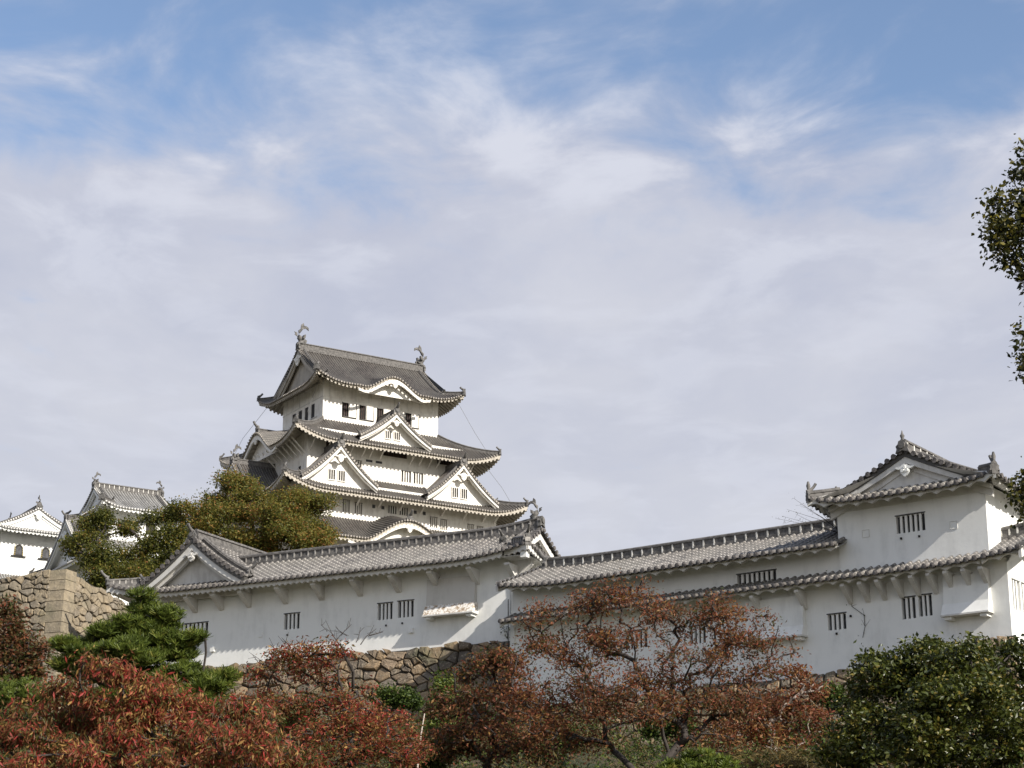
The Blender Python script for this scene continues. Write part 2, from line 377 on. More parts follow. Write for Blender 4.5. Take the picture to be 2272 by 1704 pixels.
def eave_under(mb, surf, u0, u1, out, vin, th, drop, pitch, mode, nv=4, wave=0.10):
    """plaster under the eave: a front board (scalloped or plain), soffit and plastered rafters"""
    th_ = np.array([0, 0, th])
    if mode == 'rafter':
        k = max(1, int(round((u1 - u0) / pitch))); p = (u1 - u0) / k
        x = []; h = []
        for i in range(k):
            a = u0 + i * p
            x += [a, a + .27 * p, a + .2701 * p, a + .73 * p, a + .7301 * p]; h += [0, 0, drop, drop, 0]
        x.append(u1); h.append(0)
        u = np.array(x); hh = np.array(h)
    else:
        u = np.linspace(u0, u1, max(2, int(abs(u1 - u0) / 0.3)) ); hh = np.zeros(len(u))
    um_ = np.array((u0 + u1) / 2); ln = np.linalg.norm(surf(um_, np.array(1.0)) - surf(um_, np.array(0.0))); ve = 1 - .20 / max(ln, .5)
    v = vin + (ve - vin) * np.linspace(0, 1, nv)
    U, V = np.meshgrid(u, v, indexing='ij')
    S = surf(U, V) - th_ - np.array([0, 0, 1.0]) * hh[:, None, None]
    mb.grid(S, smooth=False)
    # front board from the tile edge down to the soffit
    top = surf(u, np.full_like(u, ve)) - np.array([0, 0, .03]); bot = surf(u, np.full_like(u, ve)) - th_ - np.array([0, 0, 1.0]) * hh[:, None]
    mb.grid(np.stack([top, bot], 1), smooth=False)
    sl = np.stack([surf(u, np.full_like(u, 1.0)) - np.array([0, 0, .05]), surf(u, np.full_like(u, ve)) - np.array([0, 0, .07])], 1); mb.grid(sl, smooth=False)
    if mode == 'scallop':
        uu = np.arange(u0, u1 + 1e-6, pitch / 8); w_ = wave * np.abs(np.sin(pi * (uu - u0) / pitch))
        ln = np.linalg.norm(surf(np.array(uu.mean()), np.array(1.0)) - surf(np.array(uu.mean()), np.array(0.0))); vb = 1 - .20 / ln
        b = surf(uu, np.full_like(uu, vb)); o = out * 0.03
        A = b - np.array([0, 0, .04]) + o; B = b - np.array([0, 0, 1.0]) * (th + wave * 1.1 - w_)[:, None] + o
        mb.band(A, B, -out * 0.12)
def ridge(mb, pts, w_, h, pitch=0.6, bars=True, mi=(0, 1), cap=0.11, side=None):
    """stacked ridge tiles along a polyline: dark courses, pale plaster bars, round cap"""
    mb = own(mb, 'ridge')
    P = np.asarray(pts, float)
    seg = np.linalg.norm(np.diff(P, axis=0), axis=1); L = np.concatenate([[0], np.cumsum(seg)])
    n = max(2, int(L[-1] / 0.5) + 1); s_ = np.linspace(0, L[-1], n)
    Q = np.stack([np.interp(s_, L, P[:, i]) for i in range(3)], 1)
    T = np.gradient(Q, axis=0); T[:, 2] = 0; T /= np.linalg.norm(T, axis=1)[:, None] + 1e-9
    Sd = np.stack([T[:, 1], -T[:, 0], 0 * T[:, 0]], 1)
    up = np.array([0, 0, 1.0])
    prof = [(-w_, -0.15), (-w_, h * .30), (-w_ * .82, h * .33), (-w_ * .82, h * .80), (-w_ * 1.12, h * .82), (-w_ * 1.12, h * .92), (w_ * 1.12, h * .92), (w_ * 1.12, h * .82), (w_ * .82, h * .80), (w_ * .82, h * .33), (w_, h * .30), (w_, -0.15)]
    G = np.stack([Q + Sd * a + up * b for a, b in prof], 1)
    mb.grid(G, smooth=False, mi=mi[0])
    for e in (0, -1): mb.add(G[e], [list(range(len(prof)))], mi=mi[0])
    mb.tube(Q + up * (h * .92 + cap * .3), cap, 8, mi=mi[0])
    if bars:
        m_ = max(1, int(L[-1] / pitch))
        for i in range(m_ + 1):
            d = L[-1] * i / m_; q = np.array([np.interp(d, L, P[:, k]) for k in range(3)])
            j = min(n - 1, int(round(d / L[-1] * (n - 1)))); t_ = T[j]; s2 = Sd[j]; hb = 0.035
            c = [q + t_ * a + s2 * b for a, b in ((-hb, -w_ * 1.05), (hb, -w_ * 1.05), (hb, w_ * 1.05), (-hb, w_ * 1.05))]
            mb.hexa([x + up * h * .10 for x in c] + [x + up * h * .84 for x in c], mi[1])
def own(mb, name):
    if isinstance(mb, list): m_ = MB(); mb.append((m_, name)); return m_
    return mb
def finial(mb, F, a, t, z, r, stick=0.5, k=0, tilt=1.0):
    """ridge-end tile: scrolled face disc with a raised cap tile"""
    mb = own(mb, 'ridge_end_ornament')
    n3 = np.array([F.n[0], F.n[1], 0]); d3 = np.array([F.d[0], F.d[1], 0]); up = np.array([0, 0, 1.0]); c = F.p(a, t, z)
    poly = [c + d3 * x * r + up * y * r for x, y in ((-1.25, -1.0), (-1.0, -.3), (-1.15, .2), (-.75, .55), (-.6, 1.05), (0, 1.3), (.6, 1.05), (.75, .55), (1.15, .2), (1.0, -.3), (1.25, -1.0), (.5, -.75), (0, -.55), (-.5, -.75))]
    mb.prism(poly, -n3 * r * 0.55)
    an = np.linspace(0, 2 * pi, 10, endpoint=False)
    mb.prism([c + up * r * .35 + (d3 * cos(x) + up * sin(x)) * r * .62 for x in an], n3 * r * .25)
    if stick > 0:
        mb.tube([c + up * r * 1.0 - n3 * r * .6, c + up * (r * 1.25) + n3 * r * .3, c + up * (r * 1.25 + stick * .55) + n3 * (r * .55 + .12 * tilt), c + up * (r * 1.25 + stick) + n3 * (r * .6 + .2 * tilt)], [r * .42, r * .40, r * .34, r * .36], 8)
def shachi(mb, base, dirv, h):
    """dolphin-like ridge ornament: head down on the ridge, tail in the air; dirv points to the middle of the ridge"""
    mb = own(mb, 'fish_ornament')
    dv = np.array([dirv[0], dirv[1], 0.0]); dv /= np.linalg.norm(dv); up = np.array([0, 0, 1.0]); sd = np.array([dv[1], -dv[0], 0])
    path = [(.16, .0), (.02, .12), (-.12, .28), (-.17, .45), (-.12, .62), (0, .76), (.10, .86), (.16, .92)]
    rad = [.15, .17, .155, .125, .095, .07, .045, .02]
    mb.tube([base + dv * x * h + up * y * h for x, y in path], np.array(rad) * h, 7)
    mb.prism([base + dv * x * h + up * y * h for x, y in ((.02, .76), (.10, .80), (.34, .86), (.44, .74), (.42, .92), (.26, 1.0), (.12, .98), (.10, 1.16), (-.03, 1.04), (-.06, .84))], sd * .045 * h)
    mb.prism([base + dv * x * h + up * y * h for x, y in ((-.24, .28), (-.44, .40), (-.38, .46), (-.46, .56), (-.27, .52))], sd * .04 * h)
    for sg in (-1, 1):
        mb.prism([base + sd * sg * .12 * h + dv * x * h + up * y * h for x, y in ((.0, .16), (.02, .36), (.16, .42), (.14, .2))], sd * sg * .16 * h)
    mb.prism([base + dv * x * h + up * y * h for x, y in ((.28, -.04), (.34, .10), (.22, .20), (.02, .22), (-.10, .10), (-.14, -.05))], sd * .09 * h)
    mb.tube([base - up * .12 * h, base + up * .05 * h], [.2 * h, .16 * h], 8)

def lift_(dist, L): return np.clip(1 - dist / L, 0, 1) ** 2
def karaf(x):
    """bell-shaped gable outline, 1 in the middle, a small dip outside |x| = .75"""
    x = np.abs(x); y = 0.5 * (1 + np.cos(np.clip(x / 0.86, 0, 1) * pi)); y = y ** 0.85
    return y - 0.10 * np.exp(-((x - 0.93) / 0.13) ** 2)
class Roof:
    """gathers the meshes of one roof, then links them as roof > tile_ends, eave_plaster, ridge_tiles"""
    def __init__(s): s.t = MB(); s.e = MB(); s.u = MB(); s.r = []; s.o = []
    def side(s, surf, u0, u1, out, F=None, nv=9, pitch=0.36, r=0.095, vin=0.3, th=0.30, drop=0.12, rp=0.5, mode='rafter', ends=True, under=True, wave=0.10):
        tiled(s.t, surf, u0, u1, nv, pitch, r)
        o3 = np.array([out[0], out[1], 0.0])
        if ends: discs(s.e, surf, u0, u1, pitch, r, o3)
        if under: eave_under(s.u, surf, u0, u1, o3, vin, th, drop, rp, mode, wave=wave)
    def build(s, parent, tm, em, um, name='roof', label=None, ridge_m=('ridge_dark', 'ridge_joint')):
        R = s.t.build(name, tm, parent, label)
        if s.e.n: s.e.build('tile_end_row', em, R)
        if s.u.n: s.u.build('eave_plaster', um, R)
        for m_, nm in s.r: m_.build(nm, list(ridge_m), R)
        for m_, nm in s.o: m_.build(nm, 'ornament_tile', R)
        return R
def skirt(Rf, F, wi, di, wo, do, zi, zo, lift=0.9, LL=4.0, curve=0.25, bumps={}, hips=True, nv=9, pitch=0.36, vin=0.3, rp=0.5, sides=(0, 1, 2, 3), th=0.30, drop=0.12, mode='rafter', hipw=0.17, hiph=0.34, fr=0.30):
    """hipped skirt roof round a storey; bumps {side: (centre, halfwidth, height)} raise a bell gable in the eave"""
    surfs = {}
    for k in sides:
        G = F.turn([0, -90, 180, 90][k])            # 0 front, 1 right, 2 back, 3 left
        a_i, t_i, a_o, t_o = (wi, di, wo, do) if k in (0, 2) else (di, wi, do, wo)
        bp = bumps.get(k)
        def surf(U, V, G=G, a_i=a_i, t_i=t_i, a_o=a_o, t_o=t_o, bp=bp):
            U = np.asarray(U, float); V = np.asarray(V, float)
            m0 = np.clip((np.abs(U) - a_i) / (a_o - a_i), 0, 1); m_ = m0 + (1 - m0) * V
            t_ = t_i + (t_o - t_i) * m_
            z = zi - (zi - zo) * (m_ + curve * m_ * (1 - m_)) + lift * m_ ** 1.5 * lift_(a_i + m_ * (a_o - a_i) - np.abs(U), LL)
            if bp:
                c, hw, H = bp; x = (U - c) / hw
                zk = zo + H * karaf(x) + (1 - m_) * 1.3
                zk = np.where(np.abs(x) < 1.25, zk, -1e3); d = zk - z
                z = z + 0.5 * (d + np.sqrt(d * d + 0.03)) * (np.abs(x) < 1.25) * np.clip((1.25 - np.abs(x)) * 4, 0, 1)
            return G.P(U, t_, z)
        surfs[k] = (surf, G)
        Rf.side(surf, -a_o + .02, a_o - .02, G.n, nv=nv, pitch=pitch, vin=vin, rp=rp, th=th, drop=drop, mode=mode)
        if hips:
            v = np.linspace(0, 1, 9); mm = a_i + v * (a_o - a_i)
            pts = surf(mm, np.zeros(9) + 1e-6)
            pts = G.P(mm, t_i + v * (t_o - t_i), zi - (zi - zo) * (v + curve * v * (1 - v)) + lift * v ** 1.5)
            ridge(Rf.r, pts[:], hipw, hiph, bars=False, cap=.09)
            e = pts[-1]; dd = (pts[-1] - pts[-2]); az = math.degrees(math.atan2(dd[0], dd[1]))
            finial(Rf.o, Fr(e[:2], az + 90), 0, .12, e[2] + .22, fr, .35)
    return surfs
def wallbox(mb, F, w_, d_, z0, z1, holes=()):
    """four walls; holes (s0,s1,z0,z1) are cut in the front"""
    wallgrid(mb, F, -w_, w_, z0, z1, d_, holes)
    for k, (a_, t_) in ((-90, (d_, w_)), (180, (w_, d_)), (90, (d_, w_))):
        G = F.turn(k); mb.add([G.p(-a_, t_, z0), G.p(a_, t_, z0), G.p(a_, t_, z1), G.p(-a_, t_, z1)], [[0, 1, 2, 3]])
def wallgrid(mb, F, s0, s1, z0, z1, t, holes=()):
    S = sorted({s0, s1, *[h[0] for h in holes], *[h[1] for h in holes]}); Z = sorted({z0, z1, *[h[2] for h in holes], *[h[3] for h in holes]})
    for a, b_ in zip(S[:-1], S[1:]):
        for c, e in zip(Z[:-1], Z[1:]):
            ms, mz = (a + b_) / 2, (c + e) / 2
            if any(h[0] < ms < h[1] and h[2] < mz < h[3] for h in holes): continue
            mb.add([F.p(a, t, c), F.p(b_, t, c), F.p(b_, t, e), F.p(a, t, e)], [[0, 1, 2, 3]])
def lattice(parent, F, s0, s1, z0, z1, t, bars, mats=('keep_plaster', 'dark_inside'), depth=0.28, gap=None, lintel=True):
    """barred window let into a wall: reveal, shaded back, square bars"""
    mb = MB()
    for q in ([(s0, z0), (s1, z0)], [(s1, z0), (s1, z1)], [(s1, z1), (s0, z1)], [(s0, z1), (s0, z0)]):
        (a, c), (b_, e) = q
        mb.add([F.p(a, t, c), F.p(b_, t, e), F.p(b_, t - depth, e), F.p(a, t - depth, c)], [[0, 1, 2, 3]])
    mb.add([F.p(s0, t - depth, z0), F.p(s1, t - depth, z0), F.p(s1, t - depth, z1), F.p(s0, t - depth, z1)], [[0, 1, 2, 3]], mi=1)
    if lintel: mb.box(F, s0 - .04, s1 + .04, t - .02, t + .015, z1, z1 + .045, mi=1)
    win = mb.build('window', list(mats), parent)
    bm_ = MB(); n = bars; wd = (s1 - s0)
    for i in range(n):
        c = s0 + wd * (i + 1) / (n + 1) if gap is None else s0 + wd * gap[i]
        hw = wd / (n + 1) * 0.23
        bm_.box(F, c - hw, c + hw, t - depth * .55, t - .03, z0, z1)
    bm_.build('window_bars', mats[0], win)
    return win
def dormer(keep, F, s0, B, H, zb, tf, tb, over=0.45, pitch=0.36, rp=0.4, mats=('keep_tile', 'keep_disc', 'keep_plaster'), wins=((-.9, -.25), (.25, .9)), winz=(.35, 1.2), fr=.5, name='gable', label=None, fish=False, face_in=1.05, foot=0.12):
    """triangular gable standing on a roof; ridge runs straight back from tf to tb"""
    H = H + .32; zb = zb + .05
    def prof(v): return H * (1 - (1.32 * v - .32 * v * v)) - foot * v
    roof = Roof()
    for sg in (-1, 1):
        def surf(U, V, sg=sg): return F.P(s0 + sg * B * V, U, zb + prof(V) + 0.18 * (V ** 3) * np.clip((U - (tf - 2)) / 2, 0, 1))
        tiled(roof.t, surf, tb, tf - .35, 9, pitch, .095)
        def verge(U, V, sg=sg):
            return F.P(s0 + sg * B * (1 - U), tf - .42 + V * .48, zb + prof(1 - U) + .05)
        # rake tiles run across the edge
        tiled(roof.t, verge, 0.02, .97, 2, .36 / (B * 1.25), .085 / (B * 1.25), hs=.1)
        nn = int(B * 1.25 / .36); uu = (np.arange(nn) + .5) / nn * .95 + .02
        for u_ in uu:
            c = F.p(s0 + sg * B * (1 - u_), tf + .08, zb + prof(1 - u_) + .05)
            a = np.linspace(0, 2 * pi, 8, endpoint=False); d3 = np.array([*F.d, 0]); n3 = np.array([*F.n, 0])
            roof.e.prism([c + (d3 * cos(x) + np.array([0, 0, 1.]) * sin(x)) * .14 for x in a], -n3 * .12)
        v = np.linspace(0.0, .93, 12)
        ridge(roof.r, F.P(s0 + sg * B * v, tf - .7, zb + prof(v) + .03)[1:], .15, .34, bars=False, cap=.08)
        e = v[-1]
        fo = F.p(s0 + sg * B * e, tf - .62, zb + prof(e) + .25)
        finial(roof.o, Fr(fo[:2], F.az + (90 if sg < 0 else -90)), 0, .1, fo[2], .22, .25)
        # bargeboard
        v = np.linspace(0, .97, 14)
        A = F.P(s0 + sg * B * v, tf - .02, zb + prof(v) - .26); Bq = F.P(s0 + sg * B * v, tf - .02, zb + prof(v) - .26 - (.24 + .12 * (1 - v)))
        roof.u.band(A, Bq, np.array([*(-F.n * .22), 0]))
        roof.t.band(F.P(s0 + sg * B * v, tf + .03, zb + prof(v) + .0), F.P(s0 + sg * B * v, tf + .03, zb + prof(v) - .255), np.array([*(-F.n * .3), 0]))
        A2 = F.P(s0 + sg * B * v, tf - .24, zb + prof(v) - .5); B2 = F.P(s0 + sg * B * v, tf - .24, zb + prof(v) - .5 - (.22 + .08 * (1 - v)))
        roof.u.band(A2, B2, np.array([*(-F.n * .2), 0]))
        # soffit under the overhang
        P = np.stack([F.P(s0 + sg * B * v, tf - .1, zb + prof(v) - .30), F.P(s0 + sg * B * v, tf - face_in - .05, zb + prof(v) - .30)], 1)
        roof.u.grid(P, smooth=False)
    ridge(roof.r, [F.p(s0, tb, zb + H), F.p(s0, tf - .3, zb + H)], .2, .45, bars=False)
    if not fish: finial(roof.o, F, s0, tf + .06, zb + H + .12, fr * .85, 1.0 * fr)
    else: finial(roof.o, F, s0, tf + .02, zb + H + .2, fr * .8, 0); shachi(roof.o, F.p(s0, tf - .5, zb + H + .45), -F.n, fish)
    R = roof.build(keep, mats[0], mats[1], mats[2], name=name, label=label)
    # wall of the gable
    mb = MB(); v = np.linspace(0, .93, 10)
    tw = tf - face_in
    ring = [F.p(s0 - B * x, tw, zb + prof(x) - .2) for x in v[::-1]] + [F.p(s0 + B * x, tw, zb + prof(x) - .2) for x in v[1:]]
    ring += [F.p(s0 + B * .93, tw, zb - .8), F.p(s0 - B * .93, tw, zb - .8)]
    mb.prism(ring, np.array([*(-F.n * .1), 0])); mb.build('gable_wall', mats[2], R)
    for (a, b_) in wins:
        wm = MB(); z0, z1 = zb + winz[0], zb + winz[1]
        wm.box(F, s0 + a, s0 + b_, tw + .005, tw + .03, z0, z1, mi=1)
        for i in range(4):
            c = s0 + a + (b_ - a) * i / 3; wm.box(F, c - .035, c + .035, tw + .0301, tw + .14, z0, z1)
        wm.box(F, s0 + a - .06, s0 + b_ + .06, tw + .03, tw + .12, z0 - .1, z0); wm.box(F, s0 + a - .06, s0 + b_ + .06, tw + .03, tw + .12, z1, z1 + .08)
        wm.build('window', [mats[2], 'black_wood'], R)
    gegyo(F, s0, tf + .03, zb + H - .22 - .33 * H, .12 * H, mats[2], R)
    return R
def gegyo(F, s0, t, z, h, mat, parent):
    """carved pendant hung from the top of a gable"""
    mb = MB(); d3 = np.array([*F.d, 0]); up = np.array([0, 0, 1.]); c = F.p(s0, t, z); n3 = np.array([*F.n, 0])
    pts = [(0, -1.0), (.32, -.78), (.62, -.45), (.72, -.08), (.55, .22), (.85, .12), (1.15, .2), (1.5, .42), (1.25, .52), (.9, .48), (.55, .62), (.3, .8), (0, .9)]
    pts = pts + [(-x, y) for x, y in pts[::-1][1:-1]]
    mb.prism([c + d3 * x * h + up * y * h for x, y in pts], -n3 * .12)
    for cx, cy, rr in ((-.33, -.1, .26), (.33, -.1, .26), (0, .42, .2)):
        a = np.linspace(0, 2 * pi, 9, endpoint=False)
        mb.prism([c + d3 * (cx + rr * cos(x)) * h + up * (cy + rr * sin(x)) * h for x in a], n3 * .06)
    mb.build('gable_pendant', mat, parent)
def struts(parent, F, xs, t, tout, zlow, zhigh, w_=.16, mat='keep_plaster', name='eave_bracket', b=None):
    for x in xs:
        mb = MB()
        poly = [F.p(x - w_ / 2, t, zlow), F.p(x - w_ / 2, t, zlow - .12 if b is None else zlow - b), F.p(x - w_ / 2, tout, zhigh - .1), F.p(x - w_ / 2, tout, zhigh + .1)] if b is None else \
               [F.p(x - w_ / 2, t - .02, zlow), F.p(x - w_ / 2, t + .08, zlow), F.p(x - w_ / 2, tout, zhigh - b), F.p(x - w_ / 2, tout, zhigh), F.p(x - w_ / 2, t - .02, zhigh)]
        mb.prism(poly, np.array([*(F.d * w_), 0])); mb.build(name, mat, parent)

def irimoya(Rf, F, W, D, qg, zE, g, lift=.8, LL=4.0, bumps={}, over=.6, pitch=.36, r=.095, vin=.62, rp=.5, th=.3, drop=.12, mode='rafter', mats=('keep_plaster',), rh=.7, rw=.26, bars=True, gab=(1, -1), hb=.5, skip=(), nv=12, hr=(.17, .34), fr=.36, wave=.10, vv=0.9):
    """hip-and-gable roof, ridge along F.d; gable walls stand qg in from the end eaves"""
    info = {}
    Lg = W - qg
    for k in (0, 2):
        if k in skip: continue
        G = F.turn(0 if k == 0 else 180); bp = bumps.get(k)
        def surf(U, V, G=G, bp=bp):
            U = np.asarray(U, float); aU = np.abs(U)
            t0 = np.where(aU <= Lg + over, 0.0, D - (W - aU)); t_ = t0 + (D - t0) * V; q = D - t_
            hd = (W - aU) - q                                    # > 0 inside the hip line
            z = zE + g(q) + lift * lift_(np.abs(hd), LL) * np.clip(1 - q / (qg + 1.2), 0, 1) ** 1.5
            if bp:
                c, hw, H = bp; x = (U - c) / hw; zk = zE + H * karaf(x) + q * .18
                on = np.clip((1.25 - np.abs(x)) * 4, 0, 1); d = zk - z
                z = z + 0.5 * (d + np.sqrt(d * d + .03)) * on
            return G.P(U, t_, z)
        e = Lg + over
        for a, b_, nn in ((-W + .02, -e, nv // 2), (-e, e, nv), (e, W - .02, nv // 2)):
            Rf.side(surf, a, b_, G.n, nv=nn, pitch=pitch, r=r, vin=(vin if nn == nv else .3), rp=rp, th=th, drop=drop, mode=mode, wave=wave)
        info[k] = (surf, G)
    for k in (1, 3):
        if k in skip: continue
        G = F.turn(-90 if k == 1 else 90); bp = bumps.get(k); Dq = D - qg
        def surf(U, V, G=G, bp=bp, Dq=Dq):
            U = np.asarray(U, float); aU = np.abs(U)
            q0 = np.minimum(qg + .25, D - aU); q = q0 * (1 - V)
            hd = (D - aU) - q
            z = zE + g(q) + lift * lift_(np.abs(hd), LL) * np.clip(1 - q / (qg + 1.2), 0, 1) ** 1.5
            return G.P(U, W - q, z)
        Rf.side(surf, -D + .02, D - .02, G.n, nv=nv // 2, pitch=pitch, r=r, vin=.3, rp=rp, th=th, drop=drop, mode=mode, wave=wave)
        info[k] = (surf, G)
    ridge(Rf.r, [F.p(-Lg - over, 0, zE + g(D)), F.p(Lg + over, 0, zE + g(D))], rw, rh, bars=bars)
    for sx in (1, -1):
        if (1 if sx == 1 else 3) in skip: continue
        G = F.turn(-90 if sx == 1 else 90)                       # gable end frame: G.n points out along the ridge
        for sy in (1, -1):
            if (0 if sy == 1 else 2) in skip: continue
            q = np.linspace(0, qg + .0, 8)
            pts = F.P(sx * (W - q), sy * (D - q), zE + g(q) + lift * np.clip(1 - q / (qg + 1.2), 0, 1) ** 1.5)[::-1]
            ridge(Rf.r, pts, hr[0], hr[1], bars=False, cap=.09)
            e_ = pts[-1]; dd = pts[-1] - pts[-2]; az = math.degrees(math.atan2(dd[0], dd[1]))
            finial(Rf.o, Fr(e_[:2], az + 90), 0, .1, e_[2] + hr[1] * .6, fr, .3)
            # descending ridge beside the gable
            q2 = np.linspace(D, qg * .75 + .2, 12); pts = F.P(sx * (Lg + over - .75), sy * (D - q2), zE + g(q2))
            ridge(Rf.r, pts, hr[0] * .9, hr[1] * .85, bars=False, cap=.08)
            e_ = pts[-1]; finial(Rf.o, Fr(e_[:2], F.az if sy == 1 else F.az + 180), 0, .1, e_[2] + .25, fr * .75, .25)
        # verge tiles, bargeboards, gable wall
        for sy in (1, -1):
            qq = lambda x: D - x                                 # x distance from ridge line
            xe = D - qg * vv
            def verge(U, V, sx=sx, sy=sy): return F.P(sx * (Lg + over - .3 + V * .40), sy * xe * U, zE + g(D - xe * U) + .06)
            tiled(Rf.t, verge, 0.01, 1.0, 2, pitch / (xe * 1.2), r / (xe * 1.2), hs=r)
            nn = int(xe * 1.2 / pitch); n3 = np.array([*(F.d * sx), 0]); s3 = np.array([*F.n, 0])
            for i in range(nn):
                u_ = (i + .5) / nn; c = F.p(sx * (Lg + over + .12), sy * xe * u_, zE + g(D - xe * u_) + .07); a = np.linspace(0, 2 * pi, 8, endpoint=False)
                Rf.e.prism([c + (s3 * cos(x) + np.array([0, 0, 1.]) * sin(x)) * r * 1.2 for x in a], -n3 * .1)
            x = np.linspace(0, xe, 14); y = g(D - x)
            A = F.P(sx * (Lg + over - .02), sy * x, zE + y - .2); Bq = F.P(sx * (Lg + over - .02), sy * x, zE + y - .2 - hb * (.85 - .25 * x / xe))
            Rf.u.band(A, Bq, -n3 * .2)
            Rf.t.band(F.P(sx * (Lg + over + .02), sy * x, zE + y + .03), F.P(sx * (Lg + over + .02), sy * x, zE + y - .195), -n3 * .3)
            A = F.P(sx * (Lg + over - .2), sy * x, zE + y - .35); Bq = F.P(sx * (Lg + over - .2), sy * x, zE + y - .35 - hb * 1.1)
            Rf.u.band(A, Bq, -n3 * .15)
            P = np.stack([F.P(sx * (Lg + over - .1), sy * x, zE + y - .25), F.P(sx * (Lg - .05), sy * x, zE + y - .25)], 1); Rf.u.grid(P, smooth=False)
        x = np.linspace(-xe, xe, 21); ring = list(F.P(sx * Lg, x, zE + g(D - np.abs(x)) - .15)) + [F.p(sx * Lg, xe, zE + g(qg) - .6), F.p(sx * Lg, -xe, zE + g(qg) - .6)]
        Rf.u.prism(ring, -n3 * .1)
        finial(Rf.o, G, 0, Lg + over + .1, zE + g(D) + rh * .45, fr * 1.15, 0)
    return info

def rod(name, pts, r, parent, mat='wire'):
    mb = MB(); mb.tube(pts, r, 5); return mb.build(name, mat, parent)

# ------------------------------------------------------------------ the ground
def wall_line(x):
    return np.where(x > 0, 88.5 - .727 * np.minimum(x, 26), 92 - .51 * np.maximum(x, -34))
def ground_z(x, y):
    x = np.asarray(x, float); y = np.asarray(y, float)
    e = y - wall_line(x)
    front = np.interp(e, [-3000, -62, -45, -30, -13, -2, 0.6], [0, 0, 1.8, 6.0, 10.2, 12.7, 12.9])
    front = front - 1.9 * np.clip(x / 5, 0, 1) * np.interp(e, [-40, -16, 0.6], [0, 1, 1])
    back = np.interp(e, [0.6, 3, 10, 60, 125, 172, 240, 330, 3000], [0, 3.6, 4.0, 14, 25, 27, 17, -5, -13])
    z = front + back * np.clip(1 - (x - 8) / 20 * .5, .5, 1)
    fall = np.clip(1 - (np.abs(x + 5) - 70) / 160, 0, 1); fall = fall * fall * (3 - 2 * fall)
    bump_ = 0.3 * np.sin(x * .31 + 1) * np.sin(y * .27) + .18 * np.sin(x * .83 + y * .6)
    return np.maximum(z, 0) * fall + bump_ * np.clip((y - 20) / 20, 0, 1) * np.clip(-e / 6, 0, 1)
gx = np.unique(np.concatenate([np.linspace(-3000, -240, 14), np.linspace(-240, -50, 30), np.linspace(-50, 50, 101), np.linspace(50, 240, 30), np.linspace(240, 3000, 14)]))
gy = np.unique(np.concatenate([np.linspace(-3000, 0, 12), np.linspace(0, 110, 111), np.linspace(110, 430, 60), np.linspace(430, 4000, 14)]))
GX, GY = np.meshgrid(gx, gy, indexing='ij')
gm = MB(); gm.grid(np.stack([GX, GY, ground_z(GX, GY)], -1))
tag(gm.build('ground', 'hill_soil'), None, None, kind='structure')

# ------------------------------------------------------------------ main keep
KC = (-18.594, 233.82); K = Fr(KC, 58)
keep = empty('castle_keep', (*KC, 40.0), 'tall white many-tiered castle keep with grey tiled roofs, highest building on the hill', 'castle keep')
KT, KD, KP = 'keep_tile', 'keep_disc', 'keep_plaster'
# top storey
z5 = (66.85, 68.55)
top_w = [(-5.25, -4.45), (-4.45, -3.45), (-2.9, -2.1), (-2.1, -1.1), (-.55, .25), (.25, 1.25), (3.35, 4.1), (4.1, 5.15)]
opens = [(-5.25, -4.45), (-2.9, -2.1), (-.55, .25), (1.45, 2.1), (3.35, 4.1)]
mb = MB(); wallbox(mb, K, 7.85, 5.45, 65.3, 71.0, [(a, b, *z5) for a, b in opens])
mb.box(K, -7.87, 7.87, 5.452, 5.50, 68.9, 69.0)
mb.build('top_storey_wall', KP, keep)
for i, (a, b) in enumerate(opens):
    wb = MB()
    wb.add([K.p(a, 5.2, z5[0]), K.p(b, 5.2, z5[0]), K.p(b, 5.2, z5[1]), K.p(a, 5.2, z5[1])], [[0, 1, 2, 3]], mi=0)
    for q in ([(a, z5[0]), (b, z5[0])], [(b, z5[0]), (b, z5[1])], [(b, z5[1]), (a, z5[1])], [(a, z5[1]), (a, z5[0])]):
        (x0, c), (x1, e) = q; wb.add([K.p(x0, 5.45, c), K.p(x1, 5.45, e), K.p(x1, 5.2, e), K.p(x0, 5.2, c)], [[0, 1, 2, 3]], mi=1)
    for f_ in (.35, .7): wb.box(K, a + (b - a) * f_ - .03, a + (b - a) * f_ + .03, 5.3, 5.36, *z5, mi=2)
    wb.box(K, a - .07, a, 5.455, 5.52, z5[0] - .12, z5[1] + .05, mi=1); wb.box(K, a, b + 1.05, 5.455, 5.53, z5[0] - .12, z5[0] - .03, mi=1)
    wb.box(K, b + .98, b + 1.05, 5.455, 5.52, z5[0] - .03, z5[1] + .05, mi=1)
    W_ = wb.build('window', ['dark_inside', 'black_wood', 'brown_shutter'], keep)
    sb = MB(); sb.box(K, b + .06, b + .95, 5.455, 5.56, z5[0], z5[1]); sb.build('sliding_shutter', KP, W_)
# panel lines above the windows
pb = MB()
for x in np.arange(-7.0, 7.9, 1.75): pb.box(K, x - .03, x + .03, 5.452, 5.49, 69.0, 70.9)
KW = K.turn(90)
for x in np.arange(-4.4, 5, 1.75): pb.box(KW, x - .03, x + .03, 7.852, 7.89, 69.0, 70.9)
pb.box(KW, -5.47, 5.47, 7.852, 7.90, 68.9, 69.0)
pb.build('plaster_battens', 'eave_plaster', keep)
for a in (-2.6, -.9, .8, 2.5):
    wb = MB(); wb.box(KW, a, a + .75, 7.855, 7.875, *z5, mi=0); wb.box(KW, a - .08, a, 7.855, 7.95, z5[0] - .1, z5[1] + .06, mi=1); wb.box(KW, a, a + 1.6, 7.855, 7.95, z5[0] - .12, z5[0] - .03, mi=1)
    wb.build('window', ['dark_inside', 'eave_plaster'], keep)
g5 = lambda q: .50 * q + .0305 * q * q
R5 = Roof()
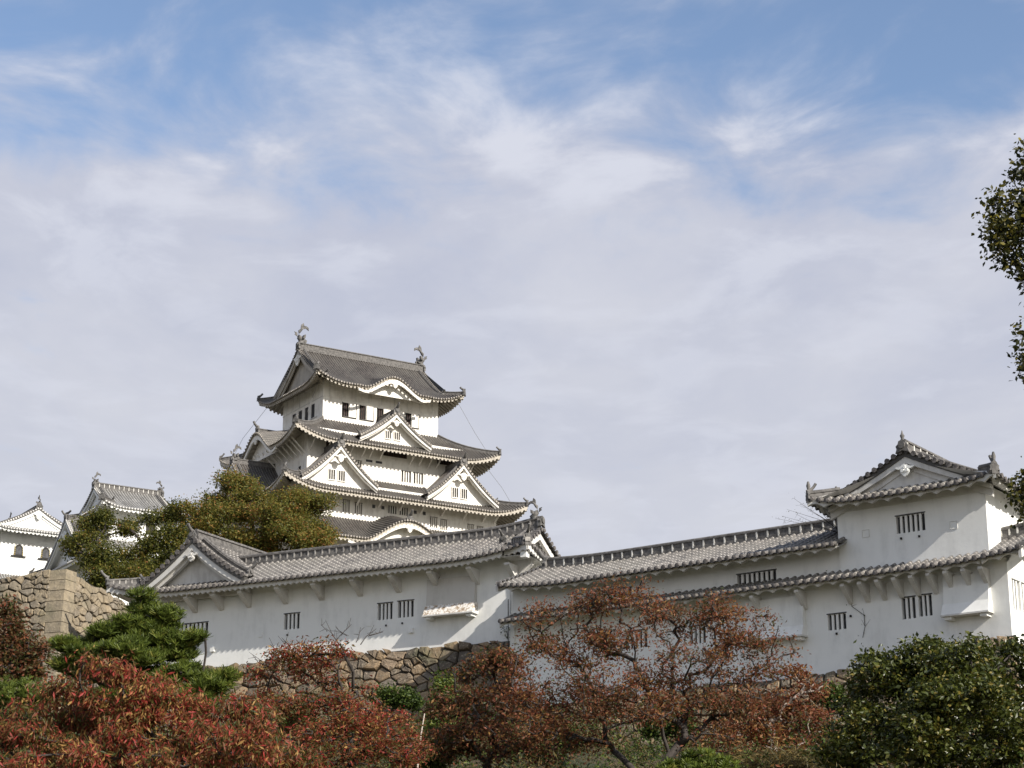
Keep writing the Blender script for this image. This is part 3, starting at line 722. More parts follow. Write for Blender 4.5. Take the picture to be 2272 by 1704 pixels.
irimoya(R5, K, 10.05, 8.0, 2.0, 70.15, g5, lift=1.15, LL=4.2, bumps={0: (.35, 4.35, 1.75), 2: (0, 4.3, 1.7)}, over=.7, th=.30, drop=.2, rp=.52, vin=.66, rh=.85, rw=.28, bars=False, hb=.6)
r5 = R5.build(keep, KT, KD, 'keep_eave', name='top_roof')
for sx in (1, -1):
    sm_ = MB(); shachi(sm_, K.p(sx * 8.35, 0, 70.1 + g5(8.25) + .75), -sx * np.array([*K.d, 0]), 2.15); sm_.build('fish_ornament', 'ornament_tile', r5)
    gegyo(K.turn(-90 * sx), 0, 8.8, 70.1 + g5(8.25) - 1.6, .75, KP, r5)
# bell-gable face under the raised eave of the top roof
def karaface(parent, F, c, hw, H, z0, t, name='bell_gable_wall'):
    mb = MB(); x = np.linspace(-1.0, 1.0, 31); top = z0 + H * karaf(x) - .38
    A = F.P(c + x * hw, t, top); Bq = F.P(c + x * hw, t, np.minimum(top - .02, np.full_like(x, z0 - .45)))
    mb.band(A, Bq, np.array([*(-F.n * .1), 0])); mb.build(name, KP, parent)
    mb = MB(); x = np.linspace(-1.12, 1.12, 33); top = z0 + H * karaf(x) - .30
    mb.band(F.P(c + x * hw, t + 1.0, top), F.P(c + x * hw, t + 1.0, top - .28 - .22 * np.clip(1 - np.abs(x), 0, 1)), np.array([*(-F.n * .2), 0])); mb.build('bell_gable_board', KP, parent)
    gegyo(F, c, t + 1.04, z0 + H - .95, .42, KP, parent)
karaface(r5, K, .35, 4.35, 1.75, 70.1, 7.15)
# fourth roof: gable in front, bell gable on the west
R4 = Roof()
skirt(R4, K, 7.85, 5.45, 13.75, 10.5, 66.1, 62.35, lift=1.35, LL=5.5, bumps={3: (-.6, 5.0, 2.5), 1: (0, 5.0, 2.5)}, rp=.52, th=.42, drop=.16, vin=.35, curve=.3)
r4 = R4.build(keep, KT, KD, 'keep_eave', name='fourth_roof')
karaface(r4, KW, -.6, 5.0, 2.5, 62.35, 12.6)
rd = MB(); ridge(rd, [KW.p(-.6, 8.2, 65.1), KW.p(-.6, 13.4, 65.1)], .2, .4, bars=False); rd.build('bell_gable_ridge', ['ridge_dark', 'ridge_joint'], r4)
rd = MB(); finial(rd, KW, -.6, 13.5, 65.35, .4, .5); rd.build('ridge_end_ornament', 'ornament_tile', r4)
dormer(keep, K, -.3, 4.9, 3.1, 63.5, 9.9, 5.4, fr=.48, name='fourth_roof_gable', wins=((-.95, -.2), (.25, 1.0)), winz=(.35, 1.25))
# fourth storey
h4 = [(1.45, 2.75, 59.15, 60.5), (3.1, 4.4, 59.15, 60.5), (-5.0, -3.9, 59.7, 60.9), (-6.4, -5.3, 59.7, 60.9)]
mb = MB(); wallbox(mb, K, 11.0, 8.1, 57.0, 64.2, h4); mb.build('fourth_storey_wall', KP, keep)
for h in h4: lattice(keep, K, *h, 8.1, 3, depth=.35)
for x0 in (-3.4, -2.1):
    lb = MB(); lb.box(K, x0, x0 + .95, 8.105, 8.2, 60.75, 60.9); lb.box(K, x0, x0 + .95, 8.105, 8.2, 61.2, 61.35); lb.box(K, x0 + .05, x0 + .9, 8.105, 8.12, 60.9, 61.2, mi=1); lb.build('vent', [KP, 'window_shade'], keep)
for x0, x1 in ((-1.2, 2.1), (6.3, 8.6), (-8.6, -6.6)):
    lb = MB(); lb.box(K, x0, x1, 8.105, 8.13, 62.0, 63.0, mi=1)
    for x in np.arange(x0 + .1, x1, .33): lb.box(K, x, x + .1, 8.135, 8.2, 62.0, 63.0)
    lb.build('window', ['brown_shutter', 'black_wood'], keep)
struts(keep, K, [-10.7, -8.6, -5.6, -4.0, -3.0, -1.6, 2.5, 3.7, 5.0, 6.1, 9.0, 10.7], 8.05, 9.7, 61.3, 62.6, .13)
struts(keep, KW, [-7.5, -6.3, -5.1, -3.9, -2.7, -1.5, -.3, .9, 2.1, 3.3, 4.5, 5.7, 6.9, 7.8], 10.95, 12.9, 60.9, 62.6, .13)
for x in (1.0, 3.4, 6.0):
    lb = MB(); lb.box(KW, x, x + .55, 11.005, 11.03, 58.9, 59.7); lb.build('window', 'black_wood', keep)
# third roof: twin gables in front, big fish-topped gable on the west
R3 = Roof()
skirt(R3, K, 11.0, 8.1, 16.1, 12.9, 58.75, 55.75, lift=1.4, LL=5.5, rp=.52, th=.42, drop=.16, vin=.35, curve=.3)
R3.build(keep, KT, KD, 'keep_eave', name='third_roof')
dormer(keep, K, -8.7, 5.0, 4.05, 56.95, 12.2, 8.0, fr=.52, name='twin_gable', wins=((-1.05, -.2), (.2, 1.05)), winz=(.3, 1.45))
dormer(keep, K, 7.6, 5.0, 4.05, 56.95, 12.2, 8.0, fr=.52, name='twin_gable', wins=((-1.05, -.2), (.2, 1.05)), winz=(.3, 1.45))
dormer(keep, KW, -.6, 6.6, 5.2, 55.4, 16.6, 11.0, fr=.5, fish=1.6, name='west_gable', wins=((-2.2, -.6), (.6, 2.2)), winz=(1.0, 2.2))
# third storey
h3 = [(-7.4, -6.5, 53.9, 55.35), (-5.85, -4.9, 53.9, 55.2), (4.1, 5.1, 53.5, 54.75), (5.5, 6.4, 53.4, 54.65), (9.2, 10.1, 53.2, 54.5), (10.5, 11.4, 53.1, 54.4)]
mb = MB(); wallbox(mb, K, 13.2, 10.4, 50.0, 57.4, h3); mb.build('third_storey_wall', KP, keep)
for h in h3: lattice(keep, K, *h, 10.4, 3, depth=.35)
for x0, x1 in ((-1.6, -.4), (-.1, 1.1)):
    lb = MB(); lb.box(K, x0, x1, 10.405, 10.43, 54.5, 55.4, mi=1)
    for x in np.arange(x0, x1 + .01, .3): lb.box(K, x - .05, x + .05, 10.435, 10.52, 54.5, 55.4)
    lb.build('window', [KP, 'black_wood'], keep)
for x in (-3.6, -2.4, 1.9, 3.1):
    lb = MB(); lb.box(K, x, x + .38, 10.405, 10.425, 54.85, 55.25); lb.build('gun_port', 'window_shade', keep)
struts(keep, K, [-12.9, -11.3, -8.6, -5.6, -2.8, 0, 2.8, 5.6, 8.6, 11.3, 12.9], 10.35, 11.6, 55.0, 55.9, .22)
# second roof with the wide bell gable
R2 = Roof()
skirt(R2, K, 13.2, 10.4, 17.6, 14.6, 53.2, 50.1, lift=1.3, LL=5, bumps={0: (-.8, 7.0, 2.75)}, rp=.52, th=.42, drop=.16, vin=.35, curve=.3)
r2 = R2.build(keep, KT, KD, 'keep_eave', name='second_roof')
karaface(r2, K, -.8, 7.0, 2.75, 50.1, 13.4)
rd = MB(); ridge(rd, [K.p(-.8, 10.6, 52.85), K.p(-.8, 14.3, 52.85)], .2, .4, bars=False); rd.build('bell_gable_ridge', ['ridge_dark', 'ridge_joint'], r2)
rd = MB(); finial(rd, K, -.8, 14.5, 53.05, .42, .5); rd.build('ridge_end_ornament', 'ornament_tile', r2)
h2 = [(-3.4, -1.2, 48.2, 49.7), (-.6, 1.6, 48.2, 49.7), (5.5, 7, 48.2, 49.6), (-9, -7.5, 48.2, 49.6)]
mb = MB(); wallbox(mb, K, 14.2, 11.6, 44.0, 51.6, h2); mb.build('second_storey_wall', KP, keep)
for h in h2: lattice(keep, K, *h, 11.6, 4, depth=.35)
R1 = Roof(); skirt(R1, K, 14.2, 11.6, 16.6, 14.0, 46.6, 44.9, lift=1.0, LL=4, rp=.52, th=.4, drop=.16, vin=.3); R1.build(keep, KT, KD, 'keep_eave', name='first_roof')
mb = MB(); wallbox(mb, K, 14.4, 11.8, 38.0, 45.6); mb.build('first_storey_wall', KP, keep)
# lightning wires
rod('lightning_wire', [K.p(9.3, 7.4, 70.6), K.p(11.2, 8.6, 66.5), K.p(12.6, 9.4, 63.9)], .022, keep)
rod('lightning_wire', [K.p(12.3, 9.6, 62.0), K.p(13.9, 10.6, 59.5), K.p(15.0, 11.2, 57.3)], .022, keep)
rod('lightning_wire', [K.p(-9.2, -7.4, 70.4), K.p(-11.6, -8.8, 66.5), K.p(-12.6, -9.3, 64.0)], .022, keep)
rod('lightning_wire', [K.p(-8.6, 5.7, 70.7), K.p(-9.6, 4.9, 66.8)], .022, keep)

# ------------------------------------------------------------------ small west keep (partly behind the olive tree)
LFc = at(215, 1105, 225.0)
S1 = Fr(LFc[:2], 58).shift(6.0, -5.9)
sk = empty('small_castle_keep', (*S1.O, 40.0), 'small castle keep with fish ornaments on its ridge, half hidden by the olive green tree', 'castle keep')
gs = lambda q: .42 * q + .028 * q * q
RS = Roof(); irimoya(RS, S1, 5.4, 5.95, 1.5, 55.75, gs, lift=.75, LL=3, over=.45, th=.35, drop=.14, rp=.55, rh=.6, rw=.24, bars=True, hb=.45)
rs = RS.build(sk, 'pale_tile', 'pale_disc', 'white_plaster', name='upper_roof')
for sx in (1, -1):
    sm_ = MB(); shachi(sm_, S1.p(sx * 4.1, 0, 55.75 + gs(5.95) + .55), -sx * np.array([*S1.d, 0]), 1.25); sm_.build('fish_ornament', 'ornament_tile', rs)
mb = MB(); wallbox(mb, S1, 3.7, 4.2, 49.5, 56.3); mb.build('upper_wall', 'white_plaster', sk)
wb = MB()
for a in (-2.2, .9):
    wb.box(S1, a, a + 1.2, 4.205, 4.23, 53.3, 54.7)
wb.build('window', 'black_wood', sk)
RS2 = Roof(); skirt(RS2, S1, 3.7, 4.2, 8.2, 9.6, 52.2, 48.9, lift=.8, LL=4, rp=.55, th=.35, drop=.14, vin=.3); RS2.build(sk, 'pale_tile', 'pale_disc', 'white_plaster', name='lower_roof')
S1W = S1.turn(90)
dormer(sk, S1W, 0, 7.4, 5.2, 49.4, 7.6, 3.6, mats=('pale_tile', 'pale_disc', 'white_plaster'), wins=(), fr=.4, name='west_gable')
mb = MB(); wallbox(mb, S1, 6.2, 7.6, 38.0, 50.3); mb.build('lower_wall', 'white_plaster', sk)

# ------------------------------------------------------------------ corner tower at the far left
A3 = anchor(84, 250.0); T3 = Fr(A3, 58)
tw = empty('corner_tower', (*T3.O, 40.0), 'white tower at the far left with bell-shaped gold-studded windows', 'castle tower')
TC = T3.shift(-.7, -5.5); TG = TC.turn(-90)     # ridge runs front to back
TG = Fr(TC.O, 58 - 90)                          # d points away from the camera, gables at both ends
gt = lambda q: .36 * q + .022 * q * q
RT = Roof(); irimoya(RT, TG, 7.0, 6.5, 1.3, 57.75, gt, lift=.6, LL=3, over=.3, th=.35, drop=.14, rp=.55, rh=.55, rw=.24, bars=True, hb=.5)
rt = RT.build(tw, 'pale_tile', 'pale_disc', 'white_plaster', name='upper_roof')
for sx in (1, -1):
    sm_ = MB(); shachi(sm_, TG.p(sx * 5.7, 0, 57.75 + gt(6.5) + .5), -sx * np.array([*TG.d, 0]), 1.2); sm_.build('fish_ornament', 'ornament_tile', rt)
gegyo(TC, 0, 6.1, 57.75 + gt(6.5) - 1.0, .5, 'white_plaster', rt)
TB = T3.shift(-.7, -5.5)
mb = MB(); wallbox(mb, TB, 4.4, 5.0, 50.0, 58.6); mb.build('upper_wall', 'white_plaster', tw)
for x in (-2.0, 1.55):
    kb = MB(); h_ = 1.55; zb_ = 54.75; w2 = .55
    pro = [(-w2 * 1.12, 0), (w2 * 1.12, 0), (w2 * .98, h_ * .5), (w2 * .95, h_ * .72), (w2 * .6, h_ * .86), (0, h_ * 1.0), (-w2 * .6, h_ * .86), (-w2 * .95, h_ * .72), (-w2 * .98, h_ * .5)]
    kb.prism([TB.p(x + a * 1.0, 5.005, zb_ + b) for a, b in pro], np.array([*(TB.n * .14), 0]), mi=0)
    kb.prism([TB.p(x + a * .68, 5.15, zb_ + .12 + b * .72) for a, b in pro], np.array([*(TB.n * .02), 0]), mi=1)
    for sgn in (-1, 1):
        for f_ in np.linspace(.06, .8, 6): kb.box(TB, x + sgn * .52 - .05, x + sgn * .52 + .05, 5.147, 5.19, zb_ + h_ * f_, zb_ + h_ * f_ + .09, mi=2)
    kb.box(TB, x - .95, x + .95, 5.005, 5.25, zb_ - .13, zb_ - .02, mi=0)
    kb.build('bell_shaped_window', ['black_wood', 'window_shade', 'gilt'], tw)
for x, z in ((-.4, 56.25), (-.2, 52.9)):
    lb = MB(); lb.box(TB, x - .5, x + .5, 5.005, 5.06, z, z + .3); lb.build('vent', 'eave_plaster', tw)
RT2 = Roof(); skirt(RT2, TB, 4.4, 5.0, 7.2, 7.8, 52.2, 50.4, lift=.6, LL=3, rp=.55, th=.35, drop=.14, vin=.3); RT2.build(tw, 'pale_tile', 'pale_disc', 'white_plaster', name='lower_roof')
mb = MB(); wallbox(mb, TB, 5.4, 6.0, 38.0, 51.2); mb.build('lower_wall', 'white_plaster', tw)

# ------------------------------------------------------------------ near building on the left: long white storehouse
NT, ND, EP, WP = 'near_tile', 'tile_disc', 'eave_plaster', 'white_plaster'
L = Fr(anchor(1135, 92.0), 117)
lh = empty('long_storehouse', (*L.p(-11, 0, 0)[:2], 15.0), 'long white storehouse below the keep with a triangular gable at its left end', 'castle building')
def boxport(parent, F, px, py, t=0.0, w_=.24, out=.12, inner=True):
    s, z = sz(F, px, py, t); b = MB(); b.box(F, s - w_ / 2, s + w_ / 2, t, t + out, z - w_ / 2, z + w_ / 2); b.build('gun_port', WP, parent)
def squareport(parent, F, px, py, t=0.0, w_=.32):
    s, z = sz(F, px, py, t); b = MB(); e = .018; h = w_ / 2
    for x0, x1, z0, z1 in ((s - h, s + h, z + h - e, z + h), (s - h, s + h, z - h, z - h + e), (s - h, s - h + e, z - h + e, z + h - e), (s + h - e, s + h, z - h + e, z + h - e)): b.box(F, x0, x1, t, t + .02, z0, z1)
    b.build('gun_port', 'eave_plaster', parent)
def nail(parent, F, px, py, t=0.0):
    s, z = sz(F, px, py, t); b = MB(); b.box(F, s - .035, s + .035, t, t + .06, z - .04, z + .04); b.build('shutter_hook', 'black_wood', parent)
holesL = [(-19.31, -17.29, 18.75, 19.49), (-12.69, -11.79, 18.72, 19.5), (-7.3, -6.47, 18.76, 19.56), (-6.17, -5.29, 18.78, 19.58)]
mb = MB(); wallgrid(mb, L, -22.0, 0.0, 14.5, 21.3, 0.0, holesL)
def gprof(q): return .40 * q + .023 * q * q
t_ = np.linspace(-5.0, 0, 9); 
zr = 21.15 + 0 * t_
mb.prism([L.p(0.0, -5, 14.5), L.p(0.0, 0, 14.5)] + [L.p(0.0, a, b) for a, b in zip(t_[::-1], zr[::-1])], np.array([*(-L.d * .1), 0]))
mb.add([L.p(-22, 0, 14.5), L.p(-22, -14, 14.5), L.p(-22, -14, 21.3), L.p(-22, 0, 21.3)], [[0, 1, 2, 3]])
mb.add([L.p(-22, -14, 14.5), L.p(-14, -14, 14.5), L.p(-14, -14, 21.3), L.p(-22, -14, 21.3)], [[0, 1, 2, 3]])
mb.add([L.p(-14, -5, 14.5), L.p(0, -5, 14.5), L.p(0, -5, 21.3), L.p(-14, -5, 21.3)], [[0, 1, 2, 3]])
mb.build('wall', WP, lh)
for h, n_ in zip(holesL, (7, 3, 3, 3)): lattice(lh, L, *h, 0.0, n_, mats=(WP, 'window_shade'), depth=.2)
RL = Roof()
QG = 1.45
def lm(U, t):            # eaves sweep up towards both front corners
    return .62 * np.clip(1 - (U + 22.85) / 4.5, 0, 1) ** 2 + .50 * np.clip(1 - (1.5 - U) / 4.6, 0, 1) ** 2
def surfA(U, V):
    t0 = np.where(U < -17.9, np.maximum(-.35, 1.3 - (U + 22.85)), np.where(U > 1.5 - QG, np.maximum(-2.5, 1.3 - (1.5 - U)), -2.5)); t = t0 + (1.3 - t0) * V; q = 1.3 - t
    return L.P(U, t, 21.0 + gprof(q) + lm(U, t) * np.clip(1 - q / 2.4, 0, 1))
RL.side(surfA, -22.83, -17.9, L.n, nv=8, pitch=.33, r=.088, vin=.1, th=.27, mode='scallop', rp=.33, wave=.09)
RL.side(surfA, -17.9, 1.5 - QG, L.n, nv=16, pitch=.33, r=.088, vin=.62, th=.27, mode='scallop', rp=.33, wave=.09)
RL.side(surfA, 1.5 - QG, 1.48, L.n, nv=8, pitch=.33, r=.088, vin=.1, th=.27, mode='scallop', rp=.33, wave=.09)
def surfB(U, V):
    t0 = np.where(U > 1.5 - QG, -6.3 + (1.5 - U), -2.5); t = t0 + (-6.3 - t0) * V; q = t + 6.3
    return L.P(U, t, 21.0 + gprof(q) + lm(U, t) * (U > -10) * np.clip(1 - q / 2.4, 0, 1))
RL.side(surfB, -14.0, 1.48, -L.n, nv=10, pitch=.33, r=.088, vin=.6, th=.27, mode='plain')
def surfC(U, V):          # left slope, U measured along t
    q0 = np.minimum(2.2, 1.3 - U); q = q0 * (1 - V)
    return L.P(-22.85 + q, U, 21.0 + gprof(q) + .62 * np.clip(1 - (1.3 - U - q) / 4.5, 0, 1) ** 2 * np.clip(1 - q / 2.4, 0, 1))
RL.side(surfC, -14.5, 1.28, -L.d, nv=8, pitch=.33, r=.088, vin=.2, th=.27, mode='plain')
def surfD(U, V):          # right slope below the small gable
    q0 = np.minimum(QG + .15, np.minimum(1.3 - U, U + 6.3)); q = q0 * (1 - V)
    k = np.minimum(1.3 - U, U + 6.3) - q
    return L.P(1.5 - q, U, 21.0 + gprof(q) + .50 * np.clip(1 - k / 4.6, 0, 1) ** 2 * np.clip(1 - q / 2.4, 0, 1))
RL.side(surfD, -6.28, 1.28, L.d, nv=8, pitch=.33, r=.088, vin=.3, th=.27, mode='scallop', rp=.33, wave=.09)
u_ = np.linspace(-17.6, .25, 30)
ridge(RL.r, L.P(u_, -2.5, 21.0 + gprof(3.8) + .30 * np.clip((u_ + 3) / 3.2, 0, 1) ** 2), .17, .42, pitch=.42)
q = np.linspace(2.0, 0, 8)
ridge(RL.r, L.P(-22.85 + q, 1.3 - q, 21.02 + gprof(q) + .62 * np.clip(1 - q / 2.4, 0, 1)), .12, .26, pitch=.3, cap=.07)
e_ = L.p(-22.8, 1.25, 21.9); finial(RL.o, Fr(e_[:2], 117 + 45), 0, .1, 21.85, .2, .3)
# small gable at the right end: verge tiles, bargeboard, descending ridges, hips
XE = 3.8 - QG + .15
for sg in (1, -1):
    x = np.linspace(0, XE, 12); yz = 21.0 + gprof(3.8 - x)
    def verge(U, V, sg=sg): return L.P(.0 + .4 * V, -2.5 + sg * XE * U, 21.06 + gprof(3.8 - XE * U) + .12 * (1 - U))
    tiled(RL.t, verge, 0.0, 1.0, 2, .33 / 2.9, .08 / 2.9, hs=.09)
    for i in range(9):
        u1 = (i + .5) / 9; c = verge(np.array(u1), np.array(1.0)); a = np.linspace(0, 2 * pi, 8, endpoint=False)
        RL.e.prism([c + (np.array([*L.n, 0]) * cos(k) + np.array([0, 0, 1.]) * sin(k)) * .11 for k in a], np.array([*(L.d * .08), 0]))
    RL.u.band(L.P(.28, -2.5 + sg * x, yz - .05), L.P(.28, -2.5 + sg * x, yz - .36), np.array([*(-L.d * .16), 0]))
    ridge(RL.r, L.P(-.3, -2.5 + sg * x, yz + .02), .13, .26, pitch=.3, cap=.07)
    q = np.linspace(QG, 0, 8)
    ridge(RL.r, L.P(1.5 - q, -2.5 + sg * (3.8 - q), 21.02 + gprof(q) + .50 * np.clip(1 - q / 2.4, 0, 1)), .12, .26, pitch=.3, cap=.07)
    e_ = L.p(1.42, -2.5 + sg * 3.72, 21.8); finial(RL.o, Fr(e_[:2], 117 - 45 if sg > 0 else 117 - 135), 0, .1, 21.78, .18, .3)
    e_ = L.p(-.3, 0, 21.8); finial(RL.o, L if sg > 0 else L.turn(180), *((-.3, .35) if sg > 0 else (.3, 5.3)), 22.0, .17, .2)
x = np.linspace(-XE, XE, 15); RL.u.prism(list(L.P(-.05, -2.5 + x, 21.0 + gprof(3.8 - np.abs(x)) - .1)) + [L.p(-.05, -2.5 + XE, 21.4), L.p(-.05, -2.5 - XE, 21.4)], np.array([*(-L.d * .1), 0]))
finial(RL.o, L.turn(-90), 2.5, .42, 23.35, .24, 0)
shachi(RL.o, L.p(.0, -2.5, 23.62), -L.d, .85)
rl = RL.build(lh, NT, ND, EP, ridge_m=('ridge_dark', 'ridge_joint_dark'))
# king-post ends and brackets under the gable overhang at the right end
G_ = L.turn(-90)
kb = MB(); an = np.linspace(0, 2 * pi, 12, endpoint=False)
kb.prism([L.p(.62, -1.3 + .14 * cos(k), 20.62 + .14 * sin(k)) for k in an], np.array([*(L.d * .1), 0])); kb.prism([L.p(.722, -1.3 + .06 * cos(k), 20.62 + .06 * sin(k)) for k in an], np.array([*(L.d * .04), 0]), mi=1)
kb.box(L, 0.002, .62, -1.4, -1.2, 20.52, 20.72); kb.build('beam_end', [WP, 'dark_inside'], lh)
kb = MB(); kb.box(L, .004, 1.25, -6.0, 1.0, 20.98, 21.01); kb.build('eave_soffit', EP, lh)
kb = MB(); kb.box(L, 1.05, 1.36, .85, 1.16, 20.85, 21.15); kb.build('beam_end', WP, lh)
kb = MB(); kb.prism([L.p(.002, -.32, 20.0), L.p(.1, -.32, 19.9), L.p(1.0, -.32, 20.75), L.p(1.0, -.32, 21.0), L.p(.002, -.32, 21.0)], np.array([*(L.n * .28), 0])); kb.build('eave_bracket', EP, lh)
dormer(lh, L, -17.85, 3.45, 1.92, 21.42, .95, -13.5, pitch=.33, mats=(NT, ND, EP), wins=(), fr=.27, name='front_gable', face_in=.65)
xs = [sz(L, p_, 1320, .5)[0] for p_ in (303, 362, 423, 481, 542, 623, 703, 789, 874, 960, 1048, 1133)]
struts(lh, L, xs, 0, .95, 20.02, 20.72, .26, mat=EP, b=.1)
def chute(parent, F, s0, s1, z0, z1, mat_low, t=0.0, zk=None, out=.6):
    zk = zk or z0 + .42
    b = MB(); b.prism([F.p(s0, t, z1), F.p(s0, t + .2, z1), F.p(s0, t + .28, zk), F.p(s0, t, zk)], np.array([*(F.d * (s1 - s0)), 0]))
    P_ = b.build('stone_drop_chute', 'white_plaster' if mat_low == WP else 'panel_plaster', parent)
    b = MB(); b.prism([F.p(s0 - .03, t, zk), F.p(s0 - .03, t + .31, zk), F.p(s0 - .03, t + out, z0 + .07), F.p(s0 - .03, t, z0 + .07)], np.array([*(F.d * (s1 - s0 + .06)), 0])); b.build('chute_ledge', mat_low, P_)
    b = MB(); b.box(F, s0 - .06, s1 + .06, t, t + out + .03, z0, z0 + .068); b.build('chute_sill', 'eave_plaster', P_)
    for c in (s0 + .2, s1 - .2):
        b = MB(); b.box(F, c - .14, c + .14, t, t + out - .08, z0 - .12, z0 - .002); b.build('chute_support', WP, P_)
chute(lh, L, -4.45, -1.84, 18.60, 20.45, 'peeling_plaster', zk=19.16, out=.55)
boxport(lh, L, 473, 1441); boxport(lh, L, 913, 1399); boxport(lh, L, 1118, 1404, w_=.2, out=.05)
boxport(lh, L, 577.6, 1408, w_=.26, out=.03); boxport(lh, L, 820, 1384, w_=.24, out=.03)
for p_ in ((638, 1409), (857, 1388), (893, 1383)): nail(lh, L, *p_)

# ------------------------------------------------------------------ near building on the right: two-storey gallery
Rr = Fr(anchor(1143, 88.5), 126)
gl = empty('white_gallery', (*Rr.p(11, 0, 0)[:2], 12.0), 'long white two-storey gallery on the right with a narrow tiled roof between its floors', 'castle building')
hl = [(15.58, 16.39, 15.46, 16.1), (18.84, 19.42, 15.57, 16.42), (19.56, 20.12, 15.6, 16.44)]
s_, z_ = sz(Rr, 1387, 1441); s2_, z2_ = sz(Rr, 1436, 1412); hl.append((s_, s2_, z_, z_ + .75)); s3_ = sz(Rr, 1541, 1425)[0]; hl.append((s3_ - .25, s3_ + .55, z_ - .1, z_ + .65))
mb = MB(); wallgrid(mb, Rr, -.25, 23.3, 11.5, 17.5, 0.0, hl)
mb.add([Rr.p(-.25, 0, 11.5), Rr.p(-.25, -5, 11.5), Rr.p(-.25, -5, 17.5), Rr.p(-.25, 0, 17.5)], [[0, 1, 2, 3]])
mb.box(Rr, -.25, .0, .003, .05, 11.5, 17.2)
mb.add([Rr.p(-.25, -5, 11.5), Rr.p(23.3, -8, 11.5), Rr.p(23.3, -8, 17.5), Rr.p(-.25, -5, 17.5)], [[0, 1, 2, 3]])
mb.build('lower_wall', WP, gl)
for h, n_ in zip(hl, (3, 2, 2, 4, 3)): lattice(gl, Rr, *h, 0.0, n_, mats=(WP, 'window_shade'), depth=.2)
hu = [(4.06, 6.15, 17.68, 18.34), (11.4, 13.25, 17.62, 18.26)]
mb = MB(); wallgrid(mb, Rr, -.25, 16.3, 17.2, 18.95, -.12, hu)
mb.add([Rr.p(-.25, -.12, 17), Rr.p(-.25, -5, 17), Rr.p(-.25, -5, 19.9), Rr.p(-.25, -2.5, 20.0), Rr.p(-.25, -.12, 18.95)], [[0, 1, 2, 3, 4]])
mb.add([Rr.p(-.25, -5, 17), Rr.p(16.3, -5, 17), Rr.p(16.3, -5, 19.2), Rr.p(-.25, -5, 19.2)], [[0, 1, 2, 3]])
mb.build('upper_wall', WP, gl)
for h in hu: lattice(gl, Rr, *h, -.12, 7, mats=(WP, 'window_shade'), depth=.2)
gr = lambda q: .38 * q + .012 * q * q
RU = Roof()
lu = lambda U: .28 * np.clip(1 - (U + .3) / 4, 0, 1) ** 2
def surfU(U, V): t = -2.5 + 3.5 * V; return Rr.P(U, t, 18.72 + gr(1 - t) + lu(U) * (1 - .4 * (1 - t) / 3.5))
RU.side(surfU, -.3, 16.6, Rr.n, nv=14, pitch=.345, r=.092, vin=.65, th=.16, mode='scallop', rp=.69, wave=.13)
def surfU2(U, V): t = -2.5 - 3.5 * V; return Rr.P(U, t, 18.72 + gr(3.5 * (1 - V)))
RU.side(surfU2, -.3, 16.6, -Rr.n, nv=10, pitch=.345, r=.092, vin=.65, th=.2, mode='plain')
u_ = np.linspace(.0, 16.5, 20)
ridge(RU.r, Rr.P(u_, -2.5, 18.72 + gr(3.5) + lu(u_) * .6), .15, .42, pitch=.52, cap=.09)
def vg(U, V): return Rr.P(-.42 + .35 * (1 - V), 1 - 3.5 * (1 - U), 18.79 + gr(3.5 * (1 - U)) + .28 * (1 - .4 * (1 - U)))
tiled(RU.t, vg, 0, 1, 2, .33 / 3.7, .08 / 3.7, hs=.09)
x = np.linspace(0, 3.45, 10); yz = 18.72 + gr(x) + .28 * (1 - .4 * x / 3.5)
RU.u.band(Rr.P(-.36, 1 - x, yz), Rr.P(-.36, 1 - x, yz - .3), np.array([*(Rr.d * .12), 0]))
finial(RU.o, Rr.turn(90), -2.5, .05, 20.45, .3, .35)
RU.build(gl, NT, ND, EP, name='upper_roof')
RP = Roof()
gp = lambda q: .40 * q + .02 * q * q
def surfP(U, V):
    t0 = np.where(U > 22.62, np.maximum(-1.5, 1.0 - 3.0), -.14); t = t0 + (1.0 - t0) * V
    return Rr.P(U, t, 17.33 + gp(1 - t) + .3 * np.clip((U - 20.8) / 3.5, 0, 1) ** 2)
RP.side(surfP, -.25, 22.6, Rr.n, nv=4, pitch=.345, r=.092, vin=.05, th=.15, mode='scallop', rp=.69, wave=.13)
RP.side(surfP, 22.63, 24.35, Rr.n, nv=12, pitch=.345, r=.092, vin=.5, th=.15, mode='scallop', rp=.69, wave=.13)
def surfP2(U, V): t = -1.5 - 2.5 * V; return Rr.P(U, t, 17.33 + gp(2.5 * (1 - V)) + .3 * np.clip((U - 20.8) / 3.5, 0, 1) ** 2)
RP.side(surfP2, 22.63, 24.35, -Rr.n, nv=8, pitch=.345, r=.092, vin=.5, th=.15, mode='plain')
ridge(RP.r, [Rr.p(22.62, -1.5, 17.33 + gp(2.5) + .15), Rr.p(24.3, -1.5, 17.33 + gp(2.5) + .3)], .15, .34, pitch=.3)
for sg in (1, -1):
    x = np.linspace(0, 2.48, 10); yz = 17.63 + gp(2.5 - x)
    RP.u.band(Rr.P(24.3, -1.5 + sg * x, yz), Rr.P(24.3, -1.5 + sg * x, yz - .42), np.array([*(-Rr.d * .12), 0]))
    def vg(U, V, sg=sg): return Rr.P(24.1 + .38 * V, -1.5 + sg * 2.5 * U, 17.7 + gp(2.5 * (1 - U)))
    tiled(RP.t, vg, 0, 1, 2, .33 / 2.8, .08 / 2.8, hs=.09)
    RP.u.grid(np.stack([Rr.P(24.25, -1.5 + sg * x, yz - .2), Rr.P(23.25, -1.5 + sg * x, yz - .2)], 1), smooth=False)
RP.build(gl, NT, ND, EP, name='pent_roof')
